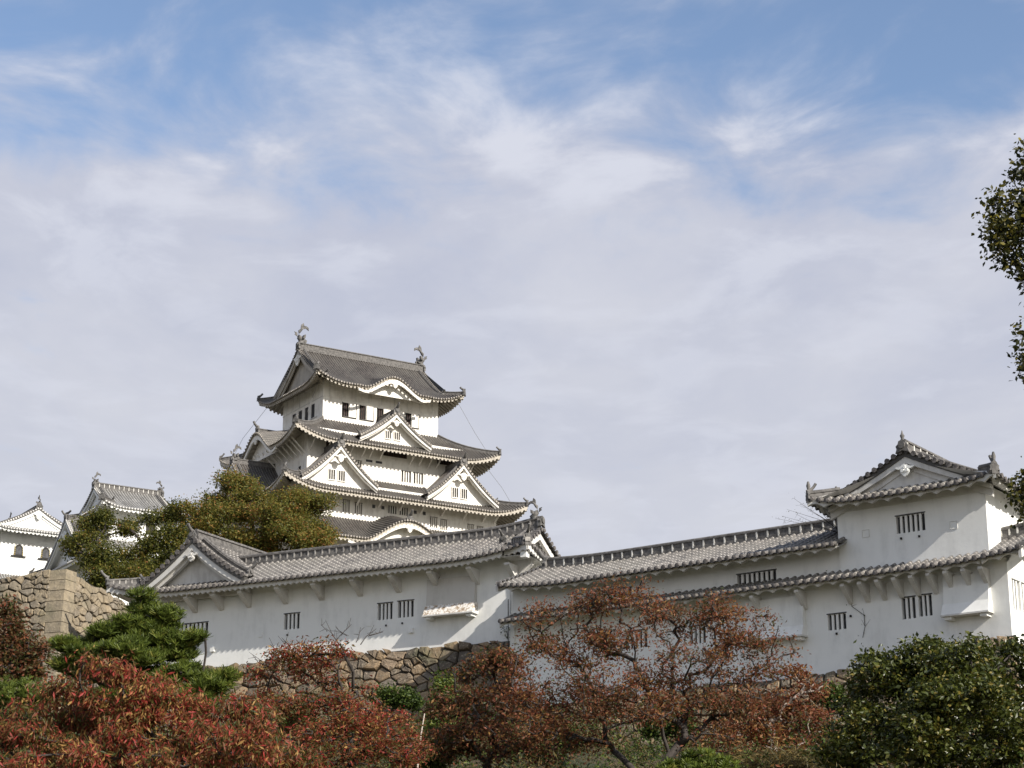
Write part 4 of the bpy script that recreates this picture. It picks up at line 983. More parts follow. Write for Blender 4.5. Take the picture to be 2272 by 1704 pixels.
# right end wall, sunlit, with barred windows
SR = Fr(Rr.p(23.3, 0, 0)[:2], 36)
mb = MB(); hs_ = [(.35, 1.15, 15.55, 16.75), (1.3, 2.1, 15.55, 16.75), (2.6, 3.6, 15.3, 16.6)]
wallgrid(mb, SR, 0, 8.0, 11.5, 17.3, 0.0, hs_)
mb.add([SR.p(0, 0, 17.3), SR.p(3.2, 0, 17.3), SR.p(1.5, 0, 18.35)], [[0, 1, 2]])
mb.build('end_wall', WP, gl)
for h in hs_: lattice(gl, SR, *h, 0.0, 2, mats=(WP, 'pale_screen'), depth=.12)
xs = [sz(Rr, p_, 1300, .5)[0] for p_ in (1478, 1577, 1673, 1773, 1875, 1913, 1951, 1989, 2027, 2066, 2104, 2144, 2183)]
struts(gl, Rr, xs, 0, .8, 16.42, 17.12, .17, mat=EP, b=.1)
chute(gl, Rr, 11.9, 14.6, 15.28, 17.0, WP, zk=15.75, out=.5); chute(gl, Rr, 20.72, 22.58, 15.40, 17.0, WP, zk=15.9, out=.5)
squareport(gl, Rr, 1231, 1347, -.12); squareport(gl, Rr, 1506, 1316, -.12)
nail(gl, Rr, 1857, 1406); nail(gl, Rr, 1888, 1367)
rod('drain_wire', [Rr.p(-.3, .12, 18.5), Rr.p(-.3, .12, 15.2), Rr.p(-.28, .2, 12.5)], .022, gl, 'black_wood')

# corner turret standing on the gallery's right end
tu = empty('corner_turret', (*Rr.p(19.4, -4, 0)[:2], 17.5), 'square white turret with a triangular front gable on the right end of the gallery', 'castle turret')
mb = MB(); ht = [(18.78, 20.02, 19.03, 19.74)]
wallgrid(mb, Rr, 16.2, 22.6, 17.3, 20.55, -.05, ht)
for q in ([(22.6, -.05), (22.6, -8)], [(22.6, -8), (16.2, -8)], [(16.2, -8), (16.2, -.05)]):
    (a, b), (c, e) = q; mb.add([Rr.p(a, b, 17.3), Rr.p(c, e, 17.3), Rr.p(c, e, 20.55), Rr.p(a, b, 20.55)], [[0, 1, 2, 3]])
mb.build('wall', WP, tu)
lattice(tu, Rr, *ht[0], -.05, 5, mats=(WP, 'window_shade'), depth=.2)
squareport(tu, Rr, 1921, 1184, -.05); squareport(tu, Rr, 2116, 1165, -.05); nail(tu, Rr, 2000, 1195, -.05); nail(tu, Rr, 2040, 1190, -.05)
TT = Fr(Rr.p(19.45, -4.0, 0)[:2], 216)
gq = lambda q: .40 * q + .013 * q * q
RTu = Roof()
irimoya(RTu, TT, 5.0, 4.05, 1.0, 20.42, gq, lift=.32, LL=2.2, over=.25, pitch=.345, r=.092, vin=.75, th=.16, mode='scallop', rp=.69, mats=None, rh=.45, rw=.17, bars=True, hb=.3, hr=(.12, .24), fr=.17, wave=.13, vv=.55)
rt = RTu.build(tu, NT, ND, EP)
gegyo(Rr.shift(19.45, 0), 0, .32, 21.5, .28, 'white_plaster', rt)
fo = MB(); finial(fo, Rr, 19.45, .45, 22.42, .24, .0); fo.tube([Rr.p(19.45, .35, 22.65), Rr.p(19.45, .35, 22.78), Rr.p(19.45, .35, 22.9), Rr.p(19.45, .35, 22.98), Rr.p(19.45, .35, 23.12)], [.12, .06, .10, .05, .015], 8); fo.build('ridge_end_ornament', 'ornament_tile', rt)
for s_, t_ in ((15.45, .92), (23.45, .92)):
    fo = MB(); c = Rr.p(s_, t_, 21.0); fo.tube([c, c + np.array([0, 0, .14]), c + np.array([0, 0, .3]), c + np.array([0, 0, .48])], [.11, .06, .09, .04], 8); fo.build('corner_finial', 'ornament_tile', rt)

# ------------------------------------------------------------------ stone walls
def clip(poly, nx, ny, d):
    out = []; n = len(poly)
    for i in range(n):
        a = poly[i]; b = poly[(i + 1) % n]; fa = a[0] * nx + a[1] * ny - d; fb = b[0] * nx + b[1] * ny - d
        if fa <= 0: out.append(a)
        if fa * fb < 0: k = fa / (fa - fb); out.append((a[0] + (b[0] - a[0]) * k, a[1] + (b[1] - a[1]) * k))
    return out
def stones(mb, TL, TR, BL, BR, cell, gap=.045, depth=.16, seed=1, skipl=0, skipr=0, ragged=.12, mi=0):
    r_ = np.random.default_rng(seed); TL, TR, BL, BR = map(lambda v: np.array(v, float), (TL, TR, BL, BR))
    Wd = (np.linalg.norm(TR - TL) + np.linalg.norm(BR - BL)) / 2; Hd = (np.linalg.norm(TL - BL) + np.linalg.norm(TR - BR)) / 2
    nrm = np.cross(TR - TL, TL - BL); nrm /= np.linalg.norm(nrm)
    asp = 1.3; seeds = []
    rows = int(Hd / cell * 1.15) + 1; cols = int(Wd / (cell * asp) * 1.05) + 1
    for j in range(rows):
        for i in range(cols + 1):
            seeds.append(((i + (j % 2) * .5 + r_.uniform(-.42, .42)) * Wd / cols, (j + .5 + r_.uniform(-.40, .40)) * Hd / rows))
            if r_.random() < .30:
                for _ in range(r_.integers(1, 3)): seeds.append((seeds[-1][0] + r_.uniform(.15, .55) * cell, seeds[-1][1] + r_.uniform(-.5, .5) * cell))
            if r_.random() < .10 and len(seeds) > 3: seeds.pop(r_.integers(len(seeds) - 3, len(seeds)))
    S = np.array(seeds)
    def mp(u, v, h):
        a = u / Wd; b = v / Hd
        P = (BL * (1 - a) + BR * a) * (1 - b) + (TL * (1 - a) + TR * a) * b
        P = P + nrm * h
        P[2] += ragged * math.sin(u * 2.1 + seed) * math.sin(u * .9 + 2) * b ** 6
        return P
    for i, (x, y) in enumerate(S):
        if x < skipl - .3 or x > Wd - skipr + .3: continue
        poly = [(max(0, skipl), 0), (Wd - skipr, 0), (Wd - skipr, Hd), (max(0, skipl), Hd)]
        d = S - S[i]; dd = d[:, 0] ** 2 / asp ** 2 + d[:, 1] ** 2; idx = np.argsort(dd)[1:16]
        for j in idx:
            mxx, myy = d[j, 0] / asp ** 2, d[j, 1]
            if abs(mxx) + abs(myy) < 1e-6: continue
            cx, cy = (S[i] + S[j]) / 2
            poly = clip(poly, mxx, myy, cx * mxx + cy * myy)
            if len(poly) < 3: break
        if len(poly) < 3: continue
        pc = np.array(poly); c = pc.mean(0); sz_ = np.linalg.norm(pc - c, axis=1).mean()
        if sz_ < .06: continue
        # round the corners a little by cutting them
        q = []
        for k in range(len(pc)):
            a, b_, c_ = pc[k - 1], pc[k], pc[(k + 1) % len(pc)]
            ck = r_.uniform(.02, .09); q += [b_ * (1 - ck) + a * ck, b_ * (1 - ck) + c_ * ck]
        q = np.array(q); m_ = len(q); h = depth * r_.uniform(.6, 1.3) * min(1, sz_ / (.4 * cell))
        tilt = r_.uniform(-.25, .25, 2) * h / max(sz_, .1)
        rings = []
        for ins, hh in ((gap / sz_, -.25), (gap / sz_ + .025, .6), (gap / sz_ + .09, .93), (.55, 1.0)):
            rr = c + (q - c) * (1 - ins)
            rings.append([mp(u, v, h * hh * (1 + r_.uniform(-.12, .12)) + ((u - c[0]) * tilt[0] + (v - c[1]) * tilt[1]) * (hh > .3)) for u, v in rr])
        V = np.array([p for rg in rings for p in rg] + [mp(c[0], c[1], h)])
        F4 = [[a * m_ + k, a * m_ + (k + 1) % m_, (a + 1) * m_ + (k + 1) % m_, (a + 1) * m_ + k] for a in range(3) for k in range(m_)]
        n0 = mb.n; mb.add(V, F4, smooth=False, mi=mi); mb.f.append(np.array([[3 * m_ + k, 3 * m_ + (k + 1) % m_, 4 * m_] for k in range(m_)]) + n0); mb.sm.append(False); mb.mi.append(mi)
    back = nrm * -.05
    mb.add([BL + back, BR + back, TR + back, TL + back], [[0, 1, 2, 3]], mi=1)
def ashlar(mb, T, B, dl, dr, ch=.55, seed=3):
    """alternating long and short corner blocks from B up to T; dl, dr run along the two faces"""
    r_ = np.random.default_rng(seed); T = np.array(T, float); B = np.array(B, float); n = int(np.linalg.norm(T - B) / ch)
    for i in range(n):
        a = B + (T - B) * (i + .025 * r_.uniform(.3, 1.5)) / n; b = B + (T - B) * (i + 1 - .025 * r_.uniform(.3, 1.5)) / n
        la, lb = (1.6, .98) if i % 2 else (.98, 1.6); la *= r_.uniform(.95, 1.15); lb *= r_.uniform(.95, 1.15)
        o = -(dl + dr) * .07
        c0, c1 = a + o, b + o
        V = [c0, c0 + dr * lb, c0 + dr * lb + dl * la, c0 + dl * la, c1, c1 + dr * lb, c1 + dr * lb + dl * la, c1 + dl * la]
        mb.hexa(V)
# under the storehouse
mb = MB()
stones(mb, L.p(-26, .12, 17.12), L.p(0.15, .12, 17.2), L.p(-27, 2.1, 11.5), L.p(0.6, 2.1, 11.5), .62, depth=.2, seed=5, ragged=.16)
tag(mb.build('stone_wall', ['rubble_stone', 'joint_earth']), 'brown rubble stone wall under the long storehouse', 'stone wall')
# under the gallery
mb = MB()
stones(mb, Rr.p(-.3, .10, 13.55), Rr.p(17.2, .10, 13.75), Rr.p(-.3, 1.9, 9.0), Rr.p(17.2, 1.9, 9.0), .55, depth=.16, seed=8)
stones(mb, Rr.p(17.2, .14, 13.95), Rr.p(23.5, .14, 14.5), Rr.p(17.2, 1.9, 9.0), Rr.p(24.2, 1.9, 9.0), .55, depth=.16, seed=9)
tag(mb.build('stone_wall', ['rubble_stone', 'joint_earth']), 'shaded rubble stone wall under the gallery on the right', 'stone wall')
# tall corner at the left
ct = at(147, 1263, 104.0); cb_ = at(112, 1600, 100.5); l_t = at(-260, 1318, 108.5); l_b = at(-260, 1640, 105); r_t = at(330, 1372, 112.0); r_b = at(330, 1600, 108.0)
mb = MB()
stones(mb, l_t, ct, l_b, cb_, .54, depth=.12, seed=21, skipr=.9, ragged=.15)
stones(mb, ct, r_t, cb_, r_b, .54, depth=.12, seed=22, skipl=.9, ragged=.15)
sw = tag(mb.build('stone_wall', ['tan_stone', 'joint_earth']), 'tall tan stone wall with a squared block corner at the left', 'stone wall')
am = MB(); dl = (l_t - ct); dl[2] = 0; dl /= np.linalg.norm(dl); dr = (r_t - ct); dr[2] = 0; dr /= np.linalg.norm(dr)
ashlar(am, ct, cb_, dl, dr, .62)
ao = am.build('corner_stones', 'corner_stone', sw)

# ------------------------------------------------------------------ plants
def pad(px, py, hw, hh, Y, dp=.7):
    c = at(px, py, Y); k = Y / 4550.0
    return (c, hw * k, max(.35, hw * k * dp), hh * k)
def in_pads(r_, pads, n, shell=.35):
    """points spread through ellipsoids, in proportion to their size, thicker towards the shell"""
    vol = np.array([(p[1] * p[2] * p[3]) ** (2 / 3) * (p[4] if len(p) > 4 else 1) for p in pads]); k = r_.choice(len(pads), n, p=vol / vol.sum())
    d = r_.normal(size=(n, 3)); d /= np.linalg.norm(d, axis=1)[:, None]
    rad = (shell + (1 - shell) * r_.random(n)) ** (1 / 1.6)
    C = np.array([p[0] for p in pads])[k]; R = np.array([p[1:4] for p in pads])[k]
    return C + d * rad[:, None] * R, k
def skeleton(base, pts, r_, step=.5, lean=.35, wob=.12, first=None):
    """grow branches from base to every point, each new one starting on the nearest older branch"""
    P = [np.array(base, float)]; par = [-1]; paths = []
    if first is not None:
        prev = 0
        for f in first: P.append(np.array(f, float)); par.append(prev); prev = len(P) - 1
        paths.append(list(range(0, len(P))))
    order = np.argsort(np.linalg.norm(pts - np.array(first[-1] if first is not None else base), axis=1))
    dist = [0.0]
    for i in range(1, len(P)): dist.append(dist[par[i]] + np.linalg.norm(P[i] - P[par[i]]))
    for i in order:
        a = pts[i]; A = np.array(P); d = np.linalg.norm(A - a, axis=1) + lean * np.array(dist) * .35 + 1.2 * np.maximum(0, A[:, 2] - a[2])
        if first is not None: d[:max(1, len(first) - 1)] += 50
        j = int(np.argmin(d)); v = a - P[j]; L_ = np.linalg.norm(v); n = max(2, int(L_ / step)); prev = j; path = [j]
        side = r_.normal(size=3) * wob * L_; side[2] = abs(side[2]) * .6
        for k in range(1, n + 1):
            f = k / n; q = P[j] + v * f + side * math.sin(pi * f) + r_.normal(size=3) * .03 * step * (k < n)
            P.append(q); par.append(prev); dist.append(dist[prev] + np.linalg.norm(q - P[prev])); prev = len(P) - 1; path.append(prev)
        paths.append(path)
    wgt = np.zeros(len(P))
    for i in range(len(P) - 1, 0, -1):
        wgt[i] += (1.0 if wgt[i] == 0 else 0); wgt[par[i]] += wgt[i]
    return np.array(P), paths, wgt
def bark(mb, P, paths, wgt, rtip, rmax, k=5, expo=.5):
    wm = wgt.max()
    for path in paths:
        w_ = wgt[path].copy(); 
        if path[0] != 0: w_[0] = min(w_[0], w_[1] * 1.3)
        r = np.clip(rtip + (rmax - rtip) * (w_ / wm) ** expo, rtip, rmax)
        mb.tube(P[path], r, k, caps=False)
def leaves(mb, C, r_, n_per, spread, lw, ll, droop=0.0, up=0.0, tone=(.5, .2), fold=.0, size_var=.5):
    """leaf-shaped faces round the centres C"""
    n = len(C) * n_per
    c = np.repeat(C, n_per, 0) + r_.normal(size=(n, 3)) * np.asarray(spread)
    ct = np.repeat(r_.normal(0, tone[1] * .8, len(C)) + .16 * np.sin(C[:, 0] * 1.7 + 2 * np.sin(C[:, 2] * 1.3)) * np.cos(C[:, 1] * 1.1 + C[:, 2]), n_per)
    d = r_.normal(size=(n, 3)); d[:, 2] = d[:, 2] * .7 - droop + up; d /= np.linalg.norm(d, axis=1)[:, None]
    s_ = np.cross(d, r_.normal(size=(n, 3))); s_ /= np.linalg.norm(s_, axis=1)[:, None]
    nn = np.cross(d, s_); sc = 1 + r_.uniform(-size_var, size_var, n)
    l = (ll * sc)[:, None]; w_ = (lw * sc)[:, None]
    V = np.stack([c, c + d * l * .45 + s_ * w_ * .5 + nn * w_ * .12, c + d * l, c + d * l * .45 - s_ * w_ * .5 + nn * w_ * .12], 1)
    t_ = np.clip(tone[0] + ct + r_.normal(0, tone[1], n), 0, 1)
    idx = np.arange(n)[:, None] * 4 + np.arange(4)[None, :]
    mb.add(V.reshape(-1, 3), idx, tone=np.repeat(t_, 4) + 1e-4)
def broadleaf(name, label, cat, base, pads, mat, nb, nt_, per, spread, lw, ll, rtip, rmax, seed, first=None, group=None, tone=(.5, .2), droop=.3, bmat='bark', shell=.35, k=5, wob=.12, expo=.5, root=None, crown='crown', lump=None):
    r_ = np.random.default_rng(seed)
    t = empty(name, tuple(root if root is not None else base), label, cat, group)
    if lump:
        C_, k_ = in_pads(r_, pads, lump[0], shell=.5); pads = [(c, lump[1] * q, lump[1] * q, lump[1] * q * .62) for c, q in zip(C_, r_.uniform(.6, 1.4, lump[0]))]
    B_, _ = in_pads(r_, pads, nb, shell=.2); P, paths, wg = skeleton(base, B_, r_, first=first, wob=wob)
    mb = MB(); bark(mb, P, paths, wg, rtip, rmax, k, expo); mb.build('trunk_and_branches', bmat, t)
    T_, _ = in_pads(r_, pads, nt_, shell)
    # pull leaf clusters towards branches so that gaps stay open between them
    tips = P[[p[-1] for p in paths]]
    near = tips[np.argmin(((T_[:, None, :] - tips[None, :, :]) ** 2).sum(-1), axis=1)]
    T_ = T_ + (near - T_) * r_.uniform(.1, .75, len(T_))[:, None]
    mb = MB(); leaves(mb, T_, r_, per, spread, lw, ll, droop=droop, tone=tone); mb.build(crown, mat, t)
    return t
def gnd(px, Y): 
    x = at(px, 852, Y)[0]; return np.array([x, Y, float(ground_z(x, Y)) - .15])

# olive green trees between the storehouse and the keeps
Yo = 128.0
pads = [pad(x, y, a, b, Yo + dy) for x, y, a, b, dy in ((520, 1105, 70, 38, 0), (590, 1115, 85, 42, -2), (655, 1125, 60, 34, 0), (705, 1135, 32, 30, 1), (480, 1150, 55, 30, -3), (560, 1165, 100, 42, -3), (650, 1175, 85, 36, -2), (600, 1210, 130, 34, -3), (700, 1190, 40, 26, 0), (545, 1075, 60, 15, 1), (500, 1200, 70, 30, -2), (520, 1235, 60, 22, -2), (640, 1230, 90, 18, -2))]
pads += [pad(x, y, a, b, Yo + 2) for x, y, a, b in ((425, 1135, 36, 26), (395, 1110, 30, 15), (440, 1180, 40, 30))]
b_ = at(575, 1330, Yo); fo_ = [at(575, 1260, Yo), at(560, 1200, Yo - 1)]
broadleaf('olive_green_tree', 'broad olive green tree in front of the keep, right of its darker neighbour', 'tree', (b_[0], Yo, float(ground_z(b_[0], Yo)) - .2), pads, 'olive_leaf', 190, 6500, 15, (.30, .30, .18), .085, .14, .03, .32, 31, first=fo_, tone=(.52, .22), shell=.45, lump=(85, .92))
pads = [pad(x, y, a, b, Yo - 4 + dy, d_) for x, y, a, b, dy, d_ in ((205, 1150, 34, 18, 0, .7), (255, 1172, 45, 22, 1, .5), (325, 1150, 26, 14, 2, .5), (375, 1140, 36, 22, 1, .7), (190, 1200, 26, 22, 0, .7), (225, 1235, 46, 24, -1, .6), (300, 1222, 60, 20, 0, .5), (365, 1195, 50, 28, 0, .6), (290, 1275, 95, 18, -1, .6), (420, 1240, 50, 30, -1, .6), (160, 1215, 20, 14, 0, .7), (360, 1255, 60, 24, 0, .6), (245, 1300, 60, 18, -1, .6), (225, 1285, 40, 18, -1, .5))]
b_ = at(320, 1340, Yo - 4); fo_ = [at(325, 1300, Yo - 4), at(318, 1240, Yo - 4)]
broadleaf('dark_green_tree', 'darker green tree with see-through gaps in front of the small keep', 'tree', (b_[0], Yo - 4, float(ground_z(b_[0], Yo - 4)) - .2), pads, 'olive_leaf', 170, 4000, 14, (.27, .27, .17), .085, .14, .03, .26, 33, first=fo_, tone=(.34, .2), shell=.45, lump=(150, .72))

# big cherry tree in the middle, trunk below the frame, branches fanning out
Yc = 60.0
C0 = gnd(1430, Yc)
pads = [pad(x, y, a, b, Yc + dy, .6) for x, y, a, b, dy in (
    (1230, 1370, 70, 45, 0), (1300, 1345, 70, 35, 1), (1400, 1350, 75, 40, 0), (1420, 1310, 30, 25, 0), (1360, 1300, 18, 20, 0), (1500, 1380, 75, 45, 1), (1600, 1370, 70, 35, 0), (1590, 1340, 25, 20, 0), (1690, 1375, 45, 20, 0), (1740, 1425, 45, 22, 0), (1640, 1430, 80, 35, 0), (1530, 1440, 80, 40, -1),
    (1400, 1430, 90, 45, 0), (1270, 1430, 80, 45, 1), (1190, 1440, 45, 40, 0), (1210, 1500, 80, 45, 0), (1340, 1500, 80, 40, -1), (1480, 1500, 90, 35, 0), (1620, 1490, 70, 35, 0), (1260, 1560, 110, 45, 1), (1400, 1570, 120, 45, -1), (1560, 1570, 100, 40, 0), (1690, 1490, 40, 25, 0), (1150, 1560, 60, 40, 0), (1170, 1620, 90, 40, 0), (1300, 1640, 70, 25, 1), (1580, 1640, 70, 22, 0), (1640, 1560, 60, 24, 0))]
broadleaf('cherry_tree', 'large sparse reddish brown cherry tree with open dark branches before the gallery', 'tree', C0, pads, 'russet_leaf', 760, 5000, 7, (.17, .17, .11), .042, .11, .010, .17, 41, first=[at(1436, 1800, Yc), at(1440, 1745, Yc)], group='autumn cherry trees', tone=(.58, .22), droop=.5, shell=.2, wob=.16, expo=.52, lump=(430, .40))
# its lower outer neighbours
Y2 = 66.0
pads = [pad(x, y, a, b, Y2, .6) for x, y, a, b in ((1700, 1560, 90, 35), (1780, 1590, 80, 45), (1800, 1530, 45, 30), (1660, 1610, 90, 40), (1750, 1650, 110, 35), (1760, 1490, 40, 15), (1850, 1640, 40, 35))]
broadleaf('cherry_tree', 'low orange-brown cherry tree between the big cherry tree and the dark green bush', 'tree', gnd(1720, Y2), pads, 'russet_leaf', 160, 1700, 6, (.17, .17, .10), .055, .13, .012, .13, 43, first=[at(1700, 1700, Y2)], group='autumn cherry trees', tone=(.68, .2), droop=.4, shell=.2, bmat='pale_bark')
pads = [pad(x, y, a, b, 64, .6) for x, y, a, b in ((1060, 1500, 60, 45), (1110, 1470, 40, 35), (1030, 1570, 70, 45), (1120, 1560, 70, 50), (1080, 1640, 110, 40), (1000, 1640, 60, 30), (960, 1560, 35, 25), (1200, 1650, 70, 35))]
broadleaf('cherry_tree', 'dense rusty cherry tree left of the big one, before the wall corner', 'tree', gnd(1080, 64), pads, 'russet_leaf', 240, 1700, 7, (.16, .16, .10), .055, .13, .012, .14, 45, first=[at(1080, 1700, 64)], group='autumn cherry trees', tone=(.5, .24), droop=.4, shell=.3, lump=(110, .42))
# red cherry at mid left, with its upper branches bare
Y3 = 52.0
pads = [pad(x, y, a, b, Y3 + dy, .7) for x, y, a, b, dy in ((740, 1445, 60, 28, 0), (670, 1455, 65, 28, 0), (620, 1495, 70, 28, 0), (720, 1490, 75, 28, 1), (790, 1430, 28, 22, 0), (570, 1490, 30, 20, 0), (640, 1560, 90, 40, 0), (780, 1520, 45, 20, 1), (740, 1590, 110, 45, 0), (850, 1610, 90, 40, 1), (560, 1560, 60, 35, 0), (690, 1660, 170, 45, 0), (890, 1665, 80, 35, 0))]
c3 = broadleaf('cherry_tree', 'red cherry tree before the stone wall with bare twigs on top', 'tree', gnd(760, Y3), pads, 'red_leaf', 340, 3100, 8, (.13, .13, .09), .035, .10, .010, .13, 47, first=[at(775, 1700, Y3), at(780, 1620, Y3)], group='autumn cherry trees', tone=(.55, .24), droop=.4, shell=.25, lump=(150, .36))
tb_ = MB(); r_ = np.random.default_rng(5)
for x0, y0, x1, y1 in ((760, 1440, 722, 1375), (740, 1430, 780, 1385), (800, 1430, 835, 1395), (790, 1425, 800, 1392), (640, 1470, 600, 1430), (600, 1480, 560, 1452), (770, 1410, 745, 1392), (725, 1400, 712, 1386), (820, 1410, 850, 1402), (640, 1445, 625, 1415)):
    a = at(x0, y0, Y3); b = at(x1, y1, Y3 + .3); m_ = (a + b) / 2 + r_.normal(size=3) * .05; tb_.tube([a, m_, b], [.016, .011, .006], 4)
    for k in range(3): q = a + (b - a) * r_.uniform(.3, .9); e = q + (b - a) * .3 + r_.normal(size=3) * .14; tb_.tube([q, e], [.008, .005], 3)
tb_.build('bare_twigs', 'bark', c3)
# near red cherry at lower left, leaves large
Y4 = 32.0
pads = [pad(x, y, a, b, Y4 + dy, .8) for x, y, a, b, dy in ((60, 1660, 120, 60, 0), (200, 1640, 130, 70, 1), (350, 1640, 140, 75, 0), (520, 1650, 120, 60, -1), (640, 1690, 80, 40, 0), (150, 1560, 70, 45, 1), (260, 1560, 60, 34, 0), (380, 1570, 80, 32, 0), (480, 1580, 70, 40, 0), (245, 1490, 28, 22, 0), (140, 1530, 40, 20, 0), (340, 1530, 35, 20, 0), (20, 1590, 60, 40, 0), (560, 1600, 60, 30, 0), (300, 1710, 360, 40, 0), (450, 1530, 25, 14, 0), (210, 1470, 12, 10, 0), (262, 1468, 10, 10, 0))]
broadleaf('cherry_tree', 'bright red cherry tree with drooping long leaves, nearest, at the lower left', 'tree', gnd(330, Y4), pads, 'red_leaf', 340, 5900, 8, (.11, .11, .08), .026, .105, .008, .11, 49, first=[at(330, 1860, Y4), at(325, 1730, Y4)], group='autumn cherry trees', tone=(.56, .26), droop=1.2, shell=.2, lump=(260, .27))
# left edge: greenish and rusty crown
Y5 = 70.0
pads = [pad(x, y, a, b, Y5, .6) for x, y, a, b in ((10, 1400, 60, 45), (60, 1440, 60, 35), (20, 1480, 70, 40), (80, 1490, 30, 30), (10, 1350, 35, 25))]
broadleaf('cherry_tree', 'rusty green cherry crown before the tan wall at the left edge', 'tree', gnd(10, Y5), pads, 'russet_leaf', 90, 1200, 6, (.18, .18, .12), .07, .15, .012, .12, 51, first=[at(0, 1600, Y5)], group='autumn cherry trees', tone=(.36, .25), droop=.4, shell=.25)
# clipped broadleaf bush at lower right
Yb = 56.0
pads = [pad(x, y, a, b, Yb + dy, .8) for x, y, a, b, dy in ((1990, 1500, 90, 45, 0), (2060, 1470, 80, 45, 0), (2130, 1480, 90, 50, -1), (2230, 1460, 90, 55, 0), (1950, 1560, 70, 50, 0), (2050, 1560, 100, 60, -2), (2180, 1560, 110, 60, -2), (1930, 1640, 75, 60, 0), (2040, 1650, 110, 60, -2), (2190, 1660, 130, 60, -1), (2290, 1560, 80, 100, 0), (1895, 1690, 50, 40, 0), (1880, 1620, 30, 26, 0), (1900, 1560, 26, 22, 0), (1860, 1670, 30, 20, 0), (2110, 1430, 25, 15, 0), (2170, 1425, 40, 18, 0), (2290, 1450, 60, 40, 0))]
broadleaf('evergreen_bush', 'dense glossy dark green bush in the lower right corner', 'bush', gnd(2080, Yb), pads, 'glossy_leaf', 200, 6200, 8, (.17, .17, .11), .075, .13, .012, .16, 53, first=[at(2080, 1800, Yb)], tone=(.5, .24), droop=-.1, shell=.6, lump=(230, .46))
# overhanging tree at the right edge
Yr = 30.0
pads = [pad(x, y, a, b, Yr + dy, .8) for x, y, a, b, dy in ((2235, 480, 60, 80, 0), (2260, 560, 60, 55, 0), (2215, 520, 40, 60, 0), (2290, 430, 70, 70, 0), (2275, 350, 30, 55, 0), (2340, 520, 90, 140, 0), (2278, 770, 26, 75, 0), (2320, 800, 60, 110, 0), (2272, 1100, 26, 55, 0), (2320, 1100, 60, 90, 0), (2400, 700, 110, 300, 1), (2300, 620, 35, 40, 0), (2520, 520, 150, 160, 0), (2600, 800, 160, 200, 1), (2680, 560, 140, 180, -1), (2500, 260, 130, 150, 0), (2450, 1000, 80, 90, 0), (2700, 1050, 130, 130, 0))]
rb_ = np.array([at(2560, 852, Yr)[0], Yr, 0.0 + float(ground_z(8.5, Yr))])
broadleaf('camphor_tree', 'dark leafy tree hanging in from the right edge of the sky', 'tree', rb_, pads, 'dark_leaf', 420, 4200, 8, (.10, .10, .09), .05, .085, .006, .13, 55, first=[rb_ + np.array([0, 0, 3]), at(2540, 1100, Yr), at(2500, 800, Yr)], tone=(.5, .25), droop=.5, shell=.45)

# pine before the wall corner
def pine(name, label, base, tufts_pads, n, seed, Y, nl=.20, first=None, nb=90, ln=15, group=None):
    r_ = np.random.default_rng(seed); t = empty(name, tuple(base), label, 'tree', group)
    C_, k_ = in_pads(r_, tufts_pads, 150, shell=.4); sm_ = min(p[1] for p in tufts_pads) ; tufts_pads = [(c, q, q, q * .45) for c, q in zip(C_, r_.uniform(.7, 1.5, 150) * (.34 if Y > 50 else .14))]
    B_, _ = in_pads(r_, tufts_pads, nb, .1); P, paths, wg = skeleton(base, B_, r_, first=first); mb = MB(); bark(mb, P, paths, wg, .012, .16); mb.build('trunk_and_branches', 'bark', t)
    T_, _ = in_pads(r_, tufts_pads, n, .3); m_ = len(T_) * ln
    c = np.repeat(T_, ln, 0); d = r_.normal(size=(m_, 3)); d[:, 2] = np.abs(d[:, 2]) * .9 + .25; d /= np.linalg.norm(d, axis=1)[:, None]
    s_ = np.cross(d, r_.normal(size=(m_, 3))); s_ /= np.linalg.norm(s_, axis=1)[:, None]; l = nl * (1 + r_.uniform(-.3, .3, m_))[:, None]
    V = np.stack([c - s_ * .011, c + s_ * .011, c + d * l + s_ * .006, c + d * l - s_ * .006], 1)
    to = np.clip(np.repeat(r_.normal(.5, .2, len(T_)), ln) + r_.normal(0, .12, m_), 0, 1)
    mb = MB(); mb.add(V.reshape(-1, 3), np.arange(m_)[:, None] * 4 + np.arange(4), tone=np.repeat(to, 4) + 1e-4); mb.build('needles', 'pine_needle', t)
    return t
Yp = 58.0
pads = [pad(x, y, a, b, Yp + dy, .7) for x, y, a, b, dy in ((325, 1350, 28, 18, 0), (345, 1385, 32, 22, 0), (285, 1380, 32, 20, 0), (370, 1372, 22, 12, 0), (330, 1410, 50, 20, 0), (220, 1395, 16, 14, 0), (240, 1415, 40, 20, 0), (150, 1440, 32, 20, 0), (200, 1450, 60, 25, 0), (280, 1450, 70, 28, -1), (370, 1440, 65, 28, 0), (430, 1425, 26, 20, 0), (400, 1470, 45, 28, 0), (180, 1480, 50, 20, 0), (280, 1500, 80, 26, 0), (380, 1510, 70, 24, 0), (450, 1530, 60, 22, 0), (490, 1515, 25, 16, 0), (330, 1560, 100, 26, 0), (320, 1330, 14, 10, 0), (250, 1550, 80, 26, 0), (430, 1560, 60, 20, 0))]
pine('pine_tree', 'green pine tree before the left end of the storehouse', gnd(300, Yp), pads, 8500, 61, Yp, first=[at(300, 1640, Yp), at(300, 1560, Yp)])
pads = [pad(x, y, a, b, 66, .7) for x, y, a, b in ((30, 1540, 60, 30), (60, 1560, 50, 26), (10, 1580, 50, 30), (110, 1550, 30, 20))]
pine('pine_tree', 'shaded pine tree low at the left edge', gnd(-10, 66), pads, 700, 63, 66, first=[at(-10, 1640, 66)], nb=40)
